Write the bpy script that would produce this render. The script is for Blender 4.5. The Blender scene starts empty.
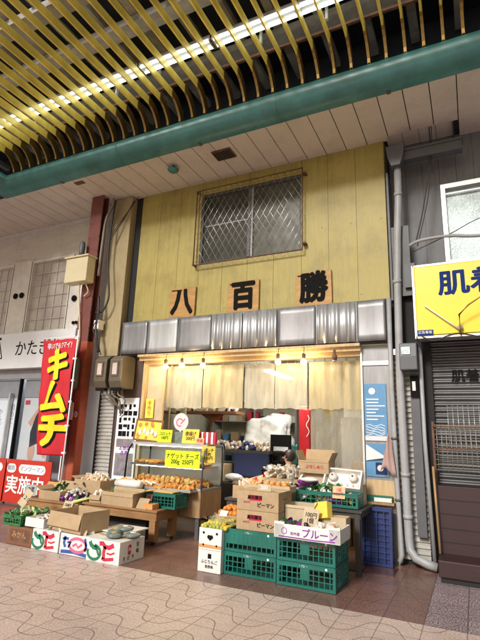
import bpy, bmesh, math, random
from mathutils import Vector, Matrix, Euler
random.seed(7)
rad = math.radians
scene = bpy.context.scene
COL = scene.collection
# ------------------------------------------------------------------ camera data (measured from vanishing points)
F = 465.26; PITCH, ROLL, YAW = rad(13.81), rad(1.98), rad(26.47); CH = 1.5
_f0 = Vector((-math.sin(YAW), math.cos(YAW), 0)); _r0 = Vector((math.cos(YAW), math.sin(YAW), 0)); _u0 = Vector((0, 0, 1))
cf = _f0*math.cos(PITCH)+_u0*math.sin(PITCH); _u = -_f0*math.sin(PITCH)+_u0*math.cos(PITCH)
cr = _r0*math.cos(ROLL)+_u*math.sin(ROLL); cu = -_r0*math.sin(ROLL)+_u*math.cos(ROLL)
def at(x, y, Y):
    d = cr*(x-240)-cu*(y-320)+cf*F
    return Vector((0, 0, CH))+d*(Y/d.y)

# ------------------------------------------------------------------ materials
MATS = {}
def mat(name, col, rough=.6, metal=0., var=.12, scale=6., bump=0., bscale=60., spec=.5, dirt=0., emit=None, es=0., alpha=None, trans=0., aniso=None):
    if name in MATS: return MATS[name]
    m = bpy.data.materials.new(name); m.use_nodes = True; MATS[name] = m
    nt = m.node_tree; N = nt.nodes; L = nt.links; b = N['Principled BSDF']
    b.inputs['Roughness'].default_value = rough; b.inputs['Metallic'].default_value = metal
    b.inputs['Specular IOR Level'].default_value = spec
    tc = N.new('ShaderNodeTexCoord')
    nz = N.new('ShaderNodeTexNoise'); nz.inputs['Scale'].default_value = scale; nz.inputs['Detail'].default_value = 6; nz.inputs['Roughness'].default_value = .65
    src = tc.outputs['Object']
    if aniso:
        mp = N.new('ShaderNodeMapping'); mp.inputs['Scale'].default_value = aniso; L.new(src, mp.inputs[0]); src = mp.outputs[0]
    L.new(src, nz.inputs['Vector'])
    cr_ = N.new('ShaderNodeValToRGB'); e = cr_.color_ramp.elements
    e[0].position = .3; e[1].position = .7
    e[0].color = tuple(max(0, c*(1-var)) for c in col)+(1,); e[1].color = tuple(min(1, c*(1+var)) for c in col)+(1,)
    L.new(nz.outputs['Fac'], cr_.inputs[0]); out = cr_.outputs[0]
    if dirt:
        n2 = N.new('ShaderNodeTexNoise'); n2.inputs['Scale'].default_value = 1.7; n2.inputs['Detail'].default_value = 9; n2.inputs['Roughness'].default_value = .7
        L.new(tc.outputs['Object'], n2.inputs['Vector'])
        r2 = N.new('ShaderNodeValToRGB'); r2.color_ramp.elements[0].position = .48; r2.color_ramp.elements[1].position = .72
        r2.color_ramp.elements[1].color = (dirt,)*3+(1,)
        r2.color_ramp.elements[0].color = (0, 0, 0, 1)
        L.new(n2.outputs['Fac'], r2.inputs[0])
        mx = N.new('ShaderNodeMix'); mx.data_type = 'RGBA'
        L.new(r2.outputs[0], mx.inputs[0]); L.new(out, mx.inputs[6]); mx.inputs[7].default_value = (col[0]*.35, col[1]*.32, col[2]*.3, 1)
        out = mx.outputs[2]
    L.new(out, b.inputs['Base Color'])
    rr = N.new('ShaderNodeMapRange'); rr.inputs[3].default_value = max(.03, rough-.1); rr.inputs[4].default_value = min(1, rough+.12)
    L.new(nz.outputs['Fac'], rr.inputs[0]); L.new(rr.outputs[0], b.inputs['Roughness'])
    if bump:
        n3 = N.new('ShaderNodeTexNoise'); n3.inputs['Scale'].default_value = bscale; n3.inputs['Detail'].default_value = 4
        L.new(src, n3.inputs['Vector'])
        bp = N.new('ShaderNodeBump'); bp.inputs['Strength'].default_value = bump; bp.inputs['Distance'].default_value = .01
        L.new(n3.outputs['Fac'], bp.inputs['Height']); L.new(bp.outputs[0], b.inputs['Normal'])
    if emit:
        b.inputs['Emission Color'].default_value = tuple(emit)+(1,); b.inputs['Emission Strength'].default_value = es
    if alpha is not None: b.inputs['Alpha'].default_value = alpha
    if trans: b.inputs['Transmission Weight'].default_value = trans
    return m

def vinyl(name, col, opac, rough=.15):
    m = bpy.data.materials.new(name); m.use_nodes = True; nt = m.node_tree; N = nt.nodes; L = nt.links
    b = N['Principled BSDF']; o = N['Material Output']
    b.inputs['Base Color'].default_value = tuple(col)+(1,); b.inputs['Roughness'].default_value = rough
    tl = N.new('ShaderNodeBsdfTranslucent'); tl.inputs[0].default_value = tuple(col)+(1,)
    tr = N.new('ShaderNodeBsdfTransparent')
    m1 = N.new('ShaderNodeMixShader'); m1.inputs[0].default_value = .45; L.new(b.outputs[0], m1.inputs[1]); L.new(tl.outputs[0], m1.inputs[2])
    tc = N.new('ShaderNodeTexCoord'); nz = N.new('ShaderNodeTexNoise'); nz.inputs['Scale'].default_value = 5; nz.inputs['Detail'].default_value = 5
    mp = N.new('ShaderNodeMapping'); mp.inputs['Scale'].default_value = (3, 3, .6); L.new(tc.outputs['Object'], mp.inputs[0]); L.new(mp.outputs[0], nz.inputs['Vector'])
    mr = N.new('ShaderNodeMapRange'); mr.inputs[1].default_value = .3; mr.inputs[2].default_value = .7; mr.inputs[3].default_value = opac-.15; mr.inputs[4].default_value = min(1, opac+.15)
    L.new(nz.outputs['Fac'], mr.inputs[0])
    bp = N.new('ShaderNodeBump'); bp.inputs['Strength'].default_value = .25; bp.inputs['Distance'].default_value = .02
    n3 = N.new('ShaderNodeTexNoise'); n3.inputs['Scale'].default_value = 22; L.new(mp.outputs[0], n3.inputs['Vector']); L.new(n3.outputs['Fac'], bp.inputs['Height']); L.new(bp.outputs[0], b.inputs['Normal'])
    m2 = N.new('ShaderNodeMixShader'); L.new(mr.outputs[0], m2.inputs[0]); L.new(tr.outputs[0], m2.inputs[1]); L.new(m1.outputs[0], m2.inputs[2])
    L.new(m2.outputs[0], o.inputs[0]); return m

def glassmat(name, tint=(.9, .95, .93), refl=.12, rough=.03):
    m = bpy.data.materials.new(name); m.use_nodes = True; nt = m.node_tree; N = nt.nodes; L = nt.links
    o = N['Material Output']; N.remove(N['Principled BSDF'])
    g = N.new('ShaderNodeBsdfGlossy'); g.inputs['Roughness'].default_value = rough; tr = N.new('ShaderNodeBsdfTransparent'); tr.inputs[0].default_value = tuple(tint)+(1,)
    fr = N.new('ShaderNodeLayerWeight'); pw = N.new('ShaderNodeMath'); pw.operation = 'POWER'; pw.inputs[1].default_value = 4; L.new(fr.outputs['Facing'], pw.inputs[0])
    ad = N.new('ShaderNodeMath'); ad.operation = 'MULTIPLY_ADD'; ad.inputs[1].default_value = .85; ad.inputs[2].default_value = .05+refl*.3; L.new(pw.outputs[0], ad.inputs[0])
    mx = N.new('ShaderNodeMixShader'); L.new(ad.outputs[0], mx.inputs[0]); L.new(tr.outputs[0], mx.inputs[1]); L.new(g.outputs[0], mx.inputs[2]); L.new(mx.outputs[0], o.inputs[0])
    return m

# ------------------------------------------------------------------ mesh builder
class MB:
    def __init__(s): s.bm = bmesh.new()
    def box(s, x0, x1, y0, y1, z0, z1):
        x0, x1 = min(x0, x1), max(x0, x1); y0, y1 = min(y0, y1), max(y0, y1); z0, z1 = min(z0, z1), max(z0, z1)
        v = [s.bm.verts.new(p) for p in ((x0,y0,z0),(x1,y0,z0),(x1,y1,z0),(x0,y1,z0),(x0,y0,z1),(x1,y0,z1),(x1,y1,z1),(x0,y1,z1))]
        for f in ((0,3,2,1),(4,5,6,7),(0,1,5,4),(1,2,6,5),(2,3,7,6),(3,0,4,7)): s.bm.faces.new([v[i] for i in f])
        return s
    def obox(s, M, x0, x1, y0, y1, z0, z1):
        n = len(s.bm.verts); s.box(x0, x1, y0, y1, z0, z1); s.bm.verts.ensure_lookup_table()
        for v in s.bm.verts[n:]: v.co = M @ v.co
        return s
    def tube(s, pts, r, seg=8, cap=True):
        pts = [Vector(p) for p in pts]; rings = []; rs = r if isinstance(r, (list, tuple)) else [r]*len(pts)
        ref = Vector((0, 0, 1))
        for i, p in enumerate(pts):
            t = (pts[min(i+1, len(pts)-1)]-pts[max(i-1, 0)]).normalized()
            a = t.cross(ref)
            if a.length < .1: a = t.cross(Vector((1, 0, 0)))
            a.normalize(); b = t.cross(a).normalized()
            rings.append([s.bm.verts.new(p+(a*math.cos(2*math.pi*k/seg)+b*math.sin(2*math.pi*k/seg))*rs[i]) for k in range(seg)])
        for i in range(len(rings)-1):
            A, B = rings[i], rings[i+1]
            # match the closest start so that rings never twist
            k0 = min(range(seg), key=lambda k: (B[k].co-A[0].co).length)
            for k in range(seg):
                f = s.bm.faces.new((A[k], A[(k+1) % seg], B[(k+1+k0) % seg], B[(k+k0) % seg])); f.smooth = True
        if cap:
            s.bm.faces.new(rings[0][::-1]); s.bm.faces.new(rings[-1])
        return s
    def prism(s, poly, lo, hi, axis='x'):
        def P(p, h): return {'x': (h, p[0], p[1]), 'y': (p[0], h, p[1]), 'z': (p[0], p[1], h)}[axis]
        A = [s.bm.verts.new(P(p, lo)) for p in poly]; B = [s.bm.verts.new(P(p, hi)) for p in poly]; n = len(poly)
        s.bm.faces.new(A[::-1]); s.bm.faces.new(B)
        for i in range(n): s.bm.faces.new((A[i], A[(i+1) % n], B[(i+1) % n], B[i]))
        return s
    def quad(s, *ps):
        s.bm.faces.new([s.bm.verts.new(p) for p in ps]); return s
    def lathe(s, prof, seg=16, c=(0, 0, 0)):
        rings = []
        for r, z in prof: rings.append([s.bm.verts.new((c[0]+r*math.cos(2*math.pi*k/seg), c[1]+r*math.sin(2*math.pi*k/seg), c[2]+z)) for k in range(seg)])
        for i in range(len(rings)-1):
            for k in range(seg):
                f = s.bm.faces.new((rings[i][k], rings[i][(k+1) % seg], rings[i+1][(k+1) % seg], rings[i+1][k])); f.smooth = True
        if prof[0][0] > 1e-4: s.bm.faces.new(rings[0][::-1])
        if prof[-1][0] > 1e-4: s.bm.faces.new(rings[-1])
        return s
    def blob(s, c, r, sub=2, jit=.0, sc=(1, 1, 1), sm=True):
        M = Matrix.Translation(c) @ Matrix.Diagonal((sc[0]*r, sc[1]*r, sc[2]*r, 1))
        g = bmesh.ops.create_icosphere(s.bm, subdivisions=sub, radius=1, matrix=M)
        for v in g['verts']:
            if jit: v.co += Vector((random.uniform(-1, 1), random.uniform(-1, 1), random.uniform(-1, 1)))*jit*r
            for f in v.link_faces: f.smooth = sm
        return s
    def surf(s, fn, nu, nv, smooth=True):
        g = [[s.bm.verts.new(fn(i/nu, j/nv)) for j in range(nv+1)] for i in range(nu+1)]
        for i in range(nu):
            for j in range(nv):
                f = s.bm.faces.new((g[i][j], g[i+1][j], g[i+1][j+1], g[i][j+1])); f.smooth = smooth
        return s
    def build(s, name, m, parent=None, bev=0, local=False, solid=0):
        bmesh.ops.recalc_face_normals(s.bm, faces=s.bm.faces)
        me = bpy.data.meshes.new(name); s.bm.to_mesh(me); s.bm.free()
        if m is not None: me.materials.append(m if not isinstance(m, str) else MATS[m])
        o = bpy.data.objects.new(name, me); COL.objects.link(o)
        if parent is not None:
            o.parent = parent
            if not local: me.transform(Matrix.Translation(-wloc(parent)))
        if bev:
            b = o.modifiers.new('bevel', 'BEVEL'); b.width = bev; b.segments = 2; b.limit_method = 'ANGLE'
        if solid:
            b = o.modifiers.new('thick', 'SOLIDIFY'); b.thickness = solid; b.offset = 0
        return o
def wloc(o):
    v = Vector(o.location)
    while o.parent: o = o.parent; v = v+Vector(o.location)
    return v
def tag(o, label, cat, group=None, kind=None):
    if label: o['label'] = label
    if cat: o['category'] = cat
    if group: o['group'] = group
    if kind: o['kind'] = kind
    return o
def thing(name, label, cat, loc=(0, 0, 0), rz=0, group=None, rot=None):
    o = bpy.data.objects.new(name, None); COL.objects.link(o); o.location = loc; o.rotation_euler = rot or (0, 0, rz)
    o.empty_display_size = .1
    return tag(o, label, cat, group)
def structure(name, mb, m): return tag(mb.build(name, m), None, None, None, 'structure')
def solo(name, mb, m, label, cat, group=None, bev=0, solid=0):
    """a thing that is one mesh: origin moved to its base"""
    o = mb.build(name, m, bev=bev, solid=solid); me = o.data
    n = max(1, len(me.vertices)); c = Vector((sum(v.co.x for v in me.vertices)/n, sum(v.co.y for v in me.vertices)/n, min(v.co.z for v in me.vertices)))
    me.transform(Matrix.Translation(-c)); o.location = c
    return tag(o, label, cat, group)
def copy_tree(o, parent=None):
    c = o.copy(); COL.objects.link(c)
    if parent is not None: c.parent = parent
    for ch in [x for x in KIDS.get(o.name, [])]: copy_tree(ch, c)
    return c
KIDS = {}
def freeze(o):
    KIDS[o.name] = list(o.children)
    for c in o.children: freeze(c)
    return o
TCACHE = {}
def text(s, size, m, parent, loc, rot=(math.pi/2, 0, 0), name='lettering', sx=1., align='CENTER', bold=0., shear=0., local=True, ls=1., ext=.0015):
    key = (s, size, bold, sx, shear, align, ls, ext)
    if key not in TCACHE:
        cu_ = bpy.data.curves.new('lettering', 'FONT'); cu_.body = s; cu_.size = size; cu_.align_x = align; cu_.align_y = 'CENTER'
        cu_.extrude = ext; cu_.shear = shear; cu_.resolution_u = 3; cu_.space_line = ls
        ob = bpy.data.objects.new('lettering', cu_)
        me = bpy.data.meshes.new_from_object(ob); bpy.data.objects.remove(ob); bpy.data.curves.remove(cu_)
        if bold:      # a heavier stroke: shifted copies of the glyphs, each a hair deeper
            bm = bmesh.new()
            bm.from_mesh(me)
            for k in range(8):
                m2 = me.copy(); a = k*math.pi/4; m2.transform(Matrix.Translation((math.cos(a)*bold*size*.9, math.sin(a)*bold*size*.9, -.00012*(k+1)))); bm.from_mesh(m2); bpy.data.meshes.remove(m2)
            bm.to_mesh(me); bm.free()
        if sx != 1: me.transform(Matrix.Diagonal((sx, 1, 1, 1)))
        TCACHE[key] = me
    me = TCACHE[key].copy(); me.materials.clear(); me.materials.append(m if not isinstance(m, str) else MATS[m])
    o = bpy.data.objects.new(name, me); COL.objects.link(o); o.parent = parent
    o.location = Vector(loc) if local else Vector(loc)-wloc(parent); o.rotation_euler = rot
    return o
FRONT = (math.pi/2, 0, 0)
RIGHT = (math.pi/2, 0, math.pi/2)

def ribbon(mb, pts, w, y, taper=False):
    """flat stroke in the XZ plane at depth y"""
    n = len(pts); L_, R_ = [], []
    for i, p in enumerate(pts):
        a = Vector(pts[max(i-1, 0)]); b = Vector(pts[min(i+1, n-1)]); t = (b-a).normalized(); nn = Vector((-t.y, t.x)); ww = w*(1-.6*i/(n-1) if taper else 1)/2
        L_.append((p[0]+nn.x*ww, y, p[1]+nn.y*ww)); R_.append((p[0]-nn.x*ww, y, p[1]-nn.y*ww))
    for i in range(n-1): mb.quad(L_[i], L_[i+1], R_[i+1], R_[i])
    return mb
def arc(cx, cz, r, a0, a1, n=10, sx=1, sz=1):
    return [(cx+sx*r*math.cos(rad(a0+(a1-a0)*i/n)), cz+sz*r*math.sin(rad(a0+(a1-a0)*i/n))) for i in range(n+1)]
def disc(mb, cx, cz, r, y, n=16, sx=1, sz=1):
    mb.bm.faces.new([mb.bm.verts.new((cx+sx*r*math.cos(2*math.pi*k/n), y, cz+sz*r*math.sin(2*math.pi*k/n))) for k in range(n)]); return mb

# palette ------------------------------------------------------------------------------------------------
mat('mustard', (.37, .305, .085), .5, var=.13, scale=2.6, dirt=.5, bump=.35, bscale=5, aniso=(6, 6, .5))
mat('slat_yellow', (.86, .70, .14), .33, metal=.15, var=.15, scale=3, dirt=.4)
mat('bronze', (.27, .17, .045), .36, metal=.6, var=.2)
mat('teal', (.055, .20, .20), .33, var=.25, scale=3, dirt=.5, bump=.15, bscale=5)
mat('soffit', (.64, .58, .52), .75, var=.06, scale=30, bump=.5, bscale=160, dirt=.25)
mat('seam', (.02, .018, .015), .9)
mat('navy', (.022, .026, .042), .8, var=.4, scale=2)
mat('beam_grey', (.30, .29, .28), .8, var=.3, scale=5, dirt=.4)
mat('white_trim', (.62, .62, .60), .5, dirt=.2)
mat('beige_wall', (.62, .60, .54), .8, var=.12, scale=2, dirt=.35, bump=.2, bscale=50, aniso=(.6, 1, 14))
mat('cream', (.72, .70, .64), .65, dirt=.3, var=.1)
mat('pillar', (.36, .29, .16), .6, dirt=.4, var=.12, aniso=(4, 4, .5))
mat('pole_red', (.16, .045, .035), .5, dirt=.5, var=.25, scale=6)
mat('pole_lit_orange', (.34, .065, .025), .5, dirt=.3, var=.2, scale=6)  # orange of the lower column, with the lit side put into the colour
mat('dark_gap', (.012, .012, .013), .8)
mat('steel', (.44, .45, .46), .42, metal=.7, var=.12, scale=2, bump=.05, bscale=8, aniso=(5, 1, .8))
mat('steel_dark', (.24, .24, .25), .45, metal=.6, var=.2, scale=2, bump=.05, bscale=8, aniso=(5, 1, .8))
mat('alu', (.55, .55, .54), .4, metal=.6, dirt=.3)
mat('grey_siding', (.16, .165, .175), .6, var=.15, dirt=.4, aniso=(4, 4, .6))
mat('pipe_grey', (.32, .33, .34), .45, dirt=.35, var=.1)
mat('pipe_dark', (.085, .09, .10), .5, dirt=.3)
mat('shutter', (.12, .12, .125), .42, metal=.45, var=.2, dirt=.5, aniso=(.7, 1, 5))
mat('louver', (.46, .45, .42), .5, metal=.1, dirt=.4)
mat('sign_yellow', (.74, .56, .0), .35, var=.05, dirt=.06)
mat('sign_blue', (.004, .022, .15), .7, spec=.2)
mat('brown_wall', (.075, .045, .032), .55, var=.2, dirt=.3)
mat('maroon', (.03, .010, .011), .6, var=.35, scale=5, dirt=.4, aniso=(.5, 1, 5))
mat('card', (.42, .30, .175), .85, var=.14, scale=5, bump=.35, bscale=6, dirt=.35)
mat('card_light', (.52, .42, .28), .85, var=.14, scale=5, bump=.35, bscale=6, dirt=.3)
mat('card_orange', (.62, .28, .09), .8, var=.1)
mat('card_dark', (.20, .085, .04), .85, var=.15)
mat('white_card', (.72, .71, .67), .6, var=.05, dirt=.12)
mat('foam', (.78, .76, .70), .7, var=.04, bump=.2, bscale=200)
mat('print_red', (.50, .02, .05), .6); mat('print_green', (.015, .16, .08), .6); mat('print_blue', (.03, .09, .32), .6)
mat('print_pink', (.62, .12, .22), .6); mat('print_black', (.008, .008, .008), .85, spec=.15); mat('print_purple', (.20, .03, .30), .6)
mat('print_white', (.8, .8, .78), .6)
mat('crate_green', (.005, .135, .105), .4, var=.3, scale=7, dirt=.5, bump=.1, bscale=60)
mat('crate_blue', (.003, .02, .12), .4, var=.15, dirt=.3)
mat('wood', (.30, .155, .06), .6, var=.25, scale=3, bump=.2, aniso=(1, 8, 8), dirt=.25)
mat('wood_pale', (.50, .36, .19), .6, var=.2, scale=3, aniso=(8, 8, 1))
mat('wood_x', (.34, .21, .10), .6, var=.3, scale=3, aniso=(8, 8, 1), dirt=.3)
mat('plaque', (.42, .23, .065), .5, var=.3, scale=3, aniso=(1, 1, 9))
mat('black', (.007, .007, .007), .85, spec=.15); mat('black_gloss', (.008, .008, .008), .2)
mat('interior', (.66, .64, .55), .8, var=.1, dirt=.3)
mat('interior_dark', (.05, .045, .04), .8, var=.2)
mat('steel_tube', (.6, .6, .6), .3, metal=.8)
mat('red_banner', (.50, .008, .018), .7, var=.1, bump=.1, bscale=30)
mat('banner_yellow', (.85, .62, .01), .7)
mat('red_sign', (.48, .025, .012), .5, var=.08)
mat('white_paint', (.80, .83, .87), .45, var=.04, dirt=.08)
mat('ebox', (.62, .55, .36), .45, var=.06, dirt=.2)
mat('meter', (.11, .09, .06), .4, dirt=.3)
mat('cable', (.02, .02, .02), .5); mat('cable_grey', (.18, .16, .14), .5)
mat('tag_green', (.62, .82, .01), .6, var=.04); mat('tag_yellow', (.82, .60, .08), .6, var=.05); mat('tag_orange', (.85, .42, .22), .6, var=.05)
mat('tag_pink', (.40, .27, .25), .6)
mat('poster_blue', (.09, .25, .46), .3, var=.15, scale=4); mat('poster_white', (.60, .62, .64), .3, var=.05)
mat('poster_grey', (.22, .20, .22), .4, var=.5, scale=9)
mat('skin', (.55, .33, .23), .55, var=.05); mat('hair', (.03, .018, .012), .5, var=.2, scale=30); mat('dress', (.010, .012, .022), .7)
mat('shirt', (.6, .62, .64), .8, var=.08, bump=.3, bscale=20)
mat('trousers', (.04, .05, .09), .8)
mat('sheet_white', (.74, .76, .78), .6, var=.06, bump=.4, bscale=9)
mat('orange_fruit', (.62, .22, .03), .4, var=.12, scale=12); mat('onion', (.62, .30, .09), .4, var=.25, scale=12)
mat('yellow_fruit', (.66, .48, .05), .4, var=.12, scale=12); mat('lime_fruit', (.34, .40, .09), .4, var=.2, scale=12)
mat('fried', (.60, .24, .04), .7, var=.45, scale=28, bump=.9, bscale=90); mat('fried_pale', (.70, .42, .13), .7, var=.4, scale=28, bump=.9, bscale=90)
mat('garlic', (.62, .50, .52), .5, var=.25, scale=15); mat('aubergine', (.03, .008, .035), .25, var=.3)
mat('leaf', (.025, .10, .02), .5, var=.5, scale=20, bump=.5); mat('leek_pale', (.55, .60, .20), .5, var=.2, scale=15)
mat('net_green', (.02, .15, .04), .5, var=.6, scale=24, bump=1, bscale=50)
mat('potato', (.42, .28, .13), .7, var=.25, scale=14); mat('tomato', (.55, .03, .01), .25, var=.1)
mat('pack', (.16, .20, .18), .2, var=.3, scale=18); mat('pack_white', (.72, .70, .66), .25, var=.1, bump=.5, bscale=18)
mat('pack_purple', (.18, .02, .22), .3, var=.3); mat('tray_gold', (.5, .34, .12), .4)
mat('rubber', (.02, .02, .02), .7); mat('navy_cloth', (.012, .02, .07), .8, bump=.3, bscale=12)
mat('red_cloth', (.42, .02, .02), .7, bump=.3)
mat('rust', (.13, .065, .04), .7, var=.4, scale=12)
mat('frosted', (.52, .66, .70), .3, var=.5, scale=2.5, bump=.7, bscale=40, spec=.8)
mat('pane_dark', (.03, .035, .03), .12, spec=.9); mat('pane_green', (.06, .07, .055), .18, var=.3, spec=.9)
mat('pane_beige', (.52, .47, .42), .35, var=.25, scale=1.5)
mat('mesh_wire', (.35, .33, .28), .5, metal=.5, dirt=.3)
mat('tube_glow', (1, 1, 1), .5, emit=(.93, 1., .96), es=7)
mat('tube_glow_room', (1, 1, 1), .5, emit=(1., .95, .84), es=130)
mat('tube_glow_case', (1, 1, 1), .5, emit=(1., .93, .75), es=14)
mat('bulb_glow', (1, 1, 1), .5, emit=(1., .72, .36), es=190)
mat('fixture', (.22, .22, .22), .5)
VIN = vinyl('vinyl_yellowed', (.60, .52, .33), .82, .32); VIN2 = vinyl('vinyl_clear', (.56, .53, .43), .38, .2); VIN3 = vinyl('vinyl_milky', (.60, .57, .46), .76, .3)
GLASS = glassmat('case_glass'); DGLASS = glassmat('door_glass', (.9, .93, .96), .05)

# ------------------------------------------------------------------ ground
def paving(name, ca, cb, speck, sscale, groove, wave, grid, rough, gridc, tileamp=.08):
    m = bpy.data.materials.new(name); m.use_nodes = True; nt = m.node_tree; N = nt.nodes; L = nt.links; b = N['Principled BSDF']
    g = N.new('ShaderNodeNewGeometry'); sp = N.new('ShaderNodeSeparateXYZ'); L.new(g.outputs['Position'], sp.inputs[0])
    def mth(op, a, b_=None, c=None):
        n = N.new('ShaderNodeMath'); n.operation = op
        for i, v in enumerate((a, b_, c)):
            if v is None: continue
            if isinstance(v, (int, float)): n.inputs[i].default_value = v
            else: L.new(v, n.inputs[i])
        return n.outputs[0]
    X, Y = sp.outputs[0], sp.outputs[1]
    P = 1/3.
    nw = N.new('ShaderNodeTexNoise'); nw.inputs['Scale'].default_value = 3; L.new(g.outputs['Position'], nw.inputs['Vector'])
    wob = mth('MULTIPLY', mth('SUBTRACT', nw.outputs['Fac'], .5), .03)
    def line(v, off, per, w):   # 1 on the line
        t = mth('FRACT', mth('DIVIDE', mth('SUBTRACT', v, off), per)); d = mth('MULTIPLY', mth('MINIMUM', t, mth('SUBTRACT', 1., t)), per)
        mr = N.new('ShaderNodeMapRange'); mr.inputs[1].default_value = w*.5; mr.inputs[2].default_value = w*1.1; mr.inputs[3].default_value = 1; mr.inputs[4].default_value = 0
        L.new(d, mr.inputs[0]); return mr.outputs[0]
    grid_l = mth('MAXIMUM', line(X, -.165, P, grid), line(Y, 4.66, P, grid))
    # meander grooves
    ph = mth('MULTIPLY', mth('ADD', mth('ADD', X, 3.47), wob), 2*math.pi/.667)
    c = mth('COSINE', ph)
    # push the wave sideways so that its loops swell
    ph2 = mth('ADD', ph, mth('MULTIPLY', mth('SINE', mth('MULTIPLY', ph, 2.)), -.28)); c = mth('COSINE', ph2)
    yy = mth('SUBTRACT', mth('ADD', Y, wob), mth('MULTIPLY', c, .155))
    t = mth('FRACT', mth('DIVIDE', mth('SUBTRACT', yy, 4.01), P)); d = mth('MULTIPLY', mth('MINIMUM', t, mth('SUBTRACT', 1., t)), P)
    sl = mth('MULTIPLY', mth('SINE', ph2), 1.46*1.15)
    d = mth('DIVIDE', d, mth('SQRT', mth('ADD', 1., mth('MULTIPLY', sl, sl))))
    mr = N.new('ShaderNodeMapRange'); mr.inputs[1].default_value = wave*.35; mr.inputs[2].default_value = wave; mr.inputs[3].default_value = 1; mr.inputs[4].default_value = 0; L.new(d, mr.inputs[0])
    wv = mr.outputs[0]
    # base
    n1 = N.new('ShaderNodeTexNoise'); n1.inputs['Scale'].default_value = sscale; n1.inputs['Detail'].default_value = 3; L.new(g.outputs['Position'], n1.inputs['Vector'])
    r1 = N.new('ShaderNodeValToRGB'); r1.color_ramp.elements[0].position = .5-speck; r1.color_ramp.elements[1].position = .5+speck
    r1.color_ramp.elements[0].color = tuple(ca)+(1,); r1.color_ramp.elements[1].color = tuple(cb)+(1,); L.new(n1.outputs['Fac'], r1.inputs[0])
    # per tile value
    wn = N.new('ShaderNodeTexWhiteNoise'); wn.noise_dimensions = '2D'; cb_ = N.new('ShaderNodeCombineXYZ')
    L.new(mth('FLOOR', mth('DIVIDE', mth('SUBTRACT', X, -.165), P)), cb_.inputs[0]); L.new(mth('FLOOR', mth('DIVIDE', mth('SUBTRACT', Y, 4.66), P)), cb_.inputs[1]); L.new(cb_.outputs[0], wn.inputs['Vector'])
    n2 = N.new('ShaderNodeTexNoise'); n2.inputs['Scale'].default_value = 1.3; n2.inputs['Detail'].default_value = 8; n2.inputs['Roughness'].default_value = .7; L.new(g.outputs['Position'], n2.inputs['Vector'])
    val = mth('ADD', mth('ADD', 1-tileamp/2-.2, mth('MULTIPLY', wn.outputs['Value'], tileamp)), mth('MULTIPLY', n2.outputs['Fac'], .4))
    # small stains
    n4 = N.new('ShaderNodeTexNoise'); n4.inputs['Scale'].default_value = 7; n4.inputs['Detail'].default_value = 5; L.new(g.outputs['Position'], n4.inputs['Vector'])
    st = N.new('ShaderNodeMapRange'); st.inputs[1].default_value = .66; st.inputs[2].default_value = .74; st.inputs[3].default_value = 1; st.inputs[4].default_value = .72; L.new(n4.outputs['Fac'], st.inputs[0])
    val = mth('MULTIPLY', val, st.outputs[0])
    vo = N.new('ShaderNodeTexVoronoi'); vo.inputs['Scale'].default_value = 2.3; L.new(g.outputs['Position'], vo.inputs['Vector'])
    gm = N.new('ShaderNodeMapRange'); gm.inputs[1].default_value = .035; gm.inputs[2].default_value = .05; gm.inputs[3].default_value = .6; gm.inputs[4].default_value = 1; L.new(vo.outputs['Distance'], gm.inputs[0])
    n5 = N.new('ShaderNodeTexNoise'); n5.inputs['Scale'].default_value = .55; n5.inputs['Detail'].default_value = 10; n5.inputs['Roughness'].default_value = .75; L.new(g.outputs['Position'], n5.inputs['Vector'])
    pm = N.new('ShaderNodeMapRange'); pm.inputs[1].default_value = .35; pm.inputs[2].default_value = .65; pm.inputs[3].default_value = .80; pm.inputs[4].default_value = 1.08; L.new(n5.outputs['Fac'], pm.inputs[0])
    val = mth('MULTIPLY', mth('MULTIPLY', val, gm.outputs[0]), pm.outputs[0])
    hs = N.new('ShaderNodeHueSaturation'); L.new(r1.outputs[0], hs.inputs['Color']); L.new(val, hs.inputs['Value'])
    m1 = N.new('ShaderNodeMix'); m1.data_type = 'RGBA'; L.new(mth('MULTIPLY', grid_l, .75), m1.inputs[0]); L.new(hs.outputs[0], m1.inputs[6]); m1.inputs[7].default_value = tuple(gridc)+(1,)
    m2 = N.new('ShaderNodeMix'); m2.data_type = 'RGBA'; L.new(mth('MULTIPLY', wv, groove), m2.inputs[0]); L.new(m1.outputs[2], m2.inputs[6]); m2.inputs[7].default_value = (.05, .035, .03, 1)
    L.new(m2.outputs[2], b.inputs['Base Color'])
    rm = N.new('ShaderNodeMapRange'); rm.inputs[3].default_value = rough-.14; rm.inputs[4].default_value = rough+.2; L.new(n2.outputs['Fac'], rm.inputs[0]); L.new(rm.outputs[0], b.inputs['Roughness'])
    hh = mth('SUBTRACT', mth('MULTIPLY', n1.outputs['Fac'], .12), mth('MAXIMUM', wv, mth('MULTIPLY', grid_l, .6)))
    bp = N.new('ShaderNodeBump'); bp.inputs['Strength'].default_value = .6; bp.inputs['Distance'].default_value = .003; L.new(hh, bp.inputs['Height']); L.new(bp.outputs[0], b.inputs['Normal'])
    return m
PL = paving('pale_tiles', (.46, .345, .29), (.70, .555, .485), .15, 60, .66, .0075, .0055, .38, (.20, .14, .115))
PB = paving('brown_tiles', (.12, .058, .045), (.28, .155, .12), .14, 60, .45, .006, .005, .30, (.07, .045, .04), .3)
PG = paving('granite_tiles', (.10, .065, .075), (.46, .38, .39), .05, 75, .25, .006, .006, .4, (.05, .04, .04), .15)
def sheet(name, m, x0, x1, y0, y1, z): return structure(name, MB().quad((x0, y0, z), (x1, y0, z), (x1, y1, z), (x0, y1, z)), m)
mat('far_ground', (.12, .11, .10), .8)
sheet('ground', MATS['far_ground'], -300, 300, -300, 300, -.02)
sheet('pale_paving', PL, -40, 40, -30, 4.655, 0)
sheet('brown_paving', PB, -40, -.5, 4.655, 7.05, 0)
sheet('granite_paving', PG, -.5, 40, 4.655, 7.05, 0)
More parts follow.
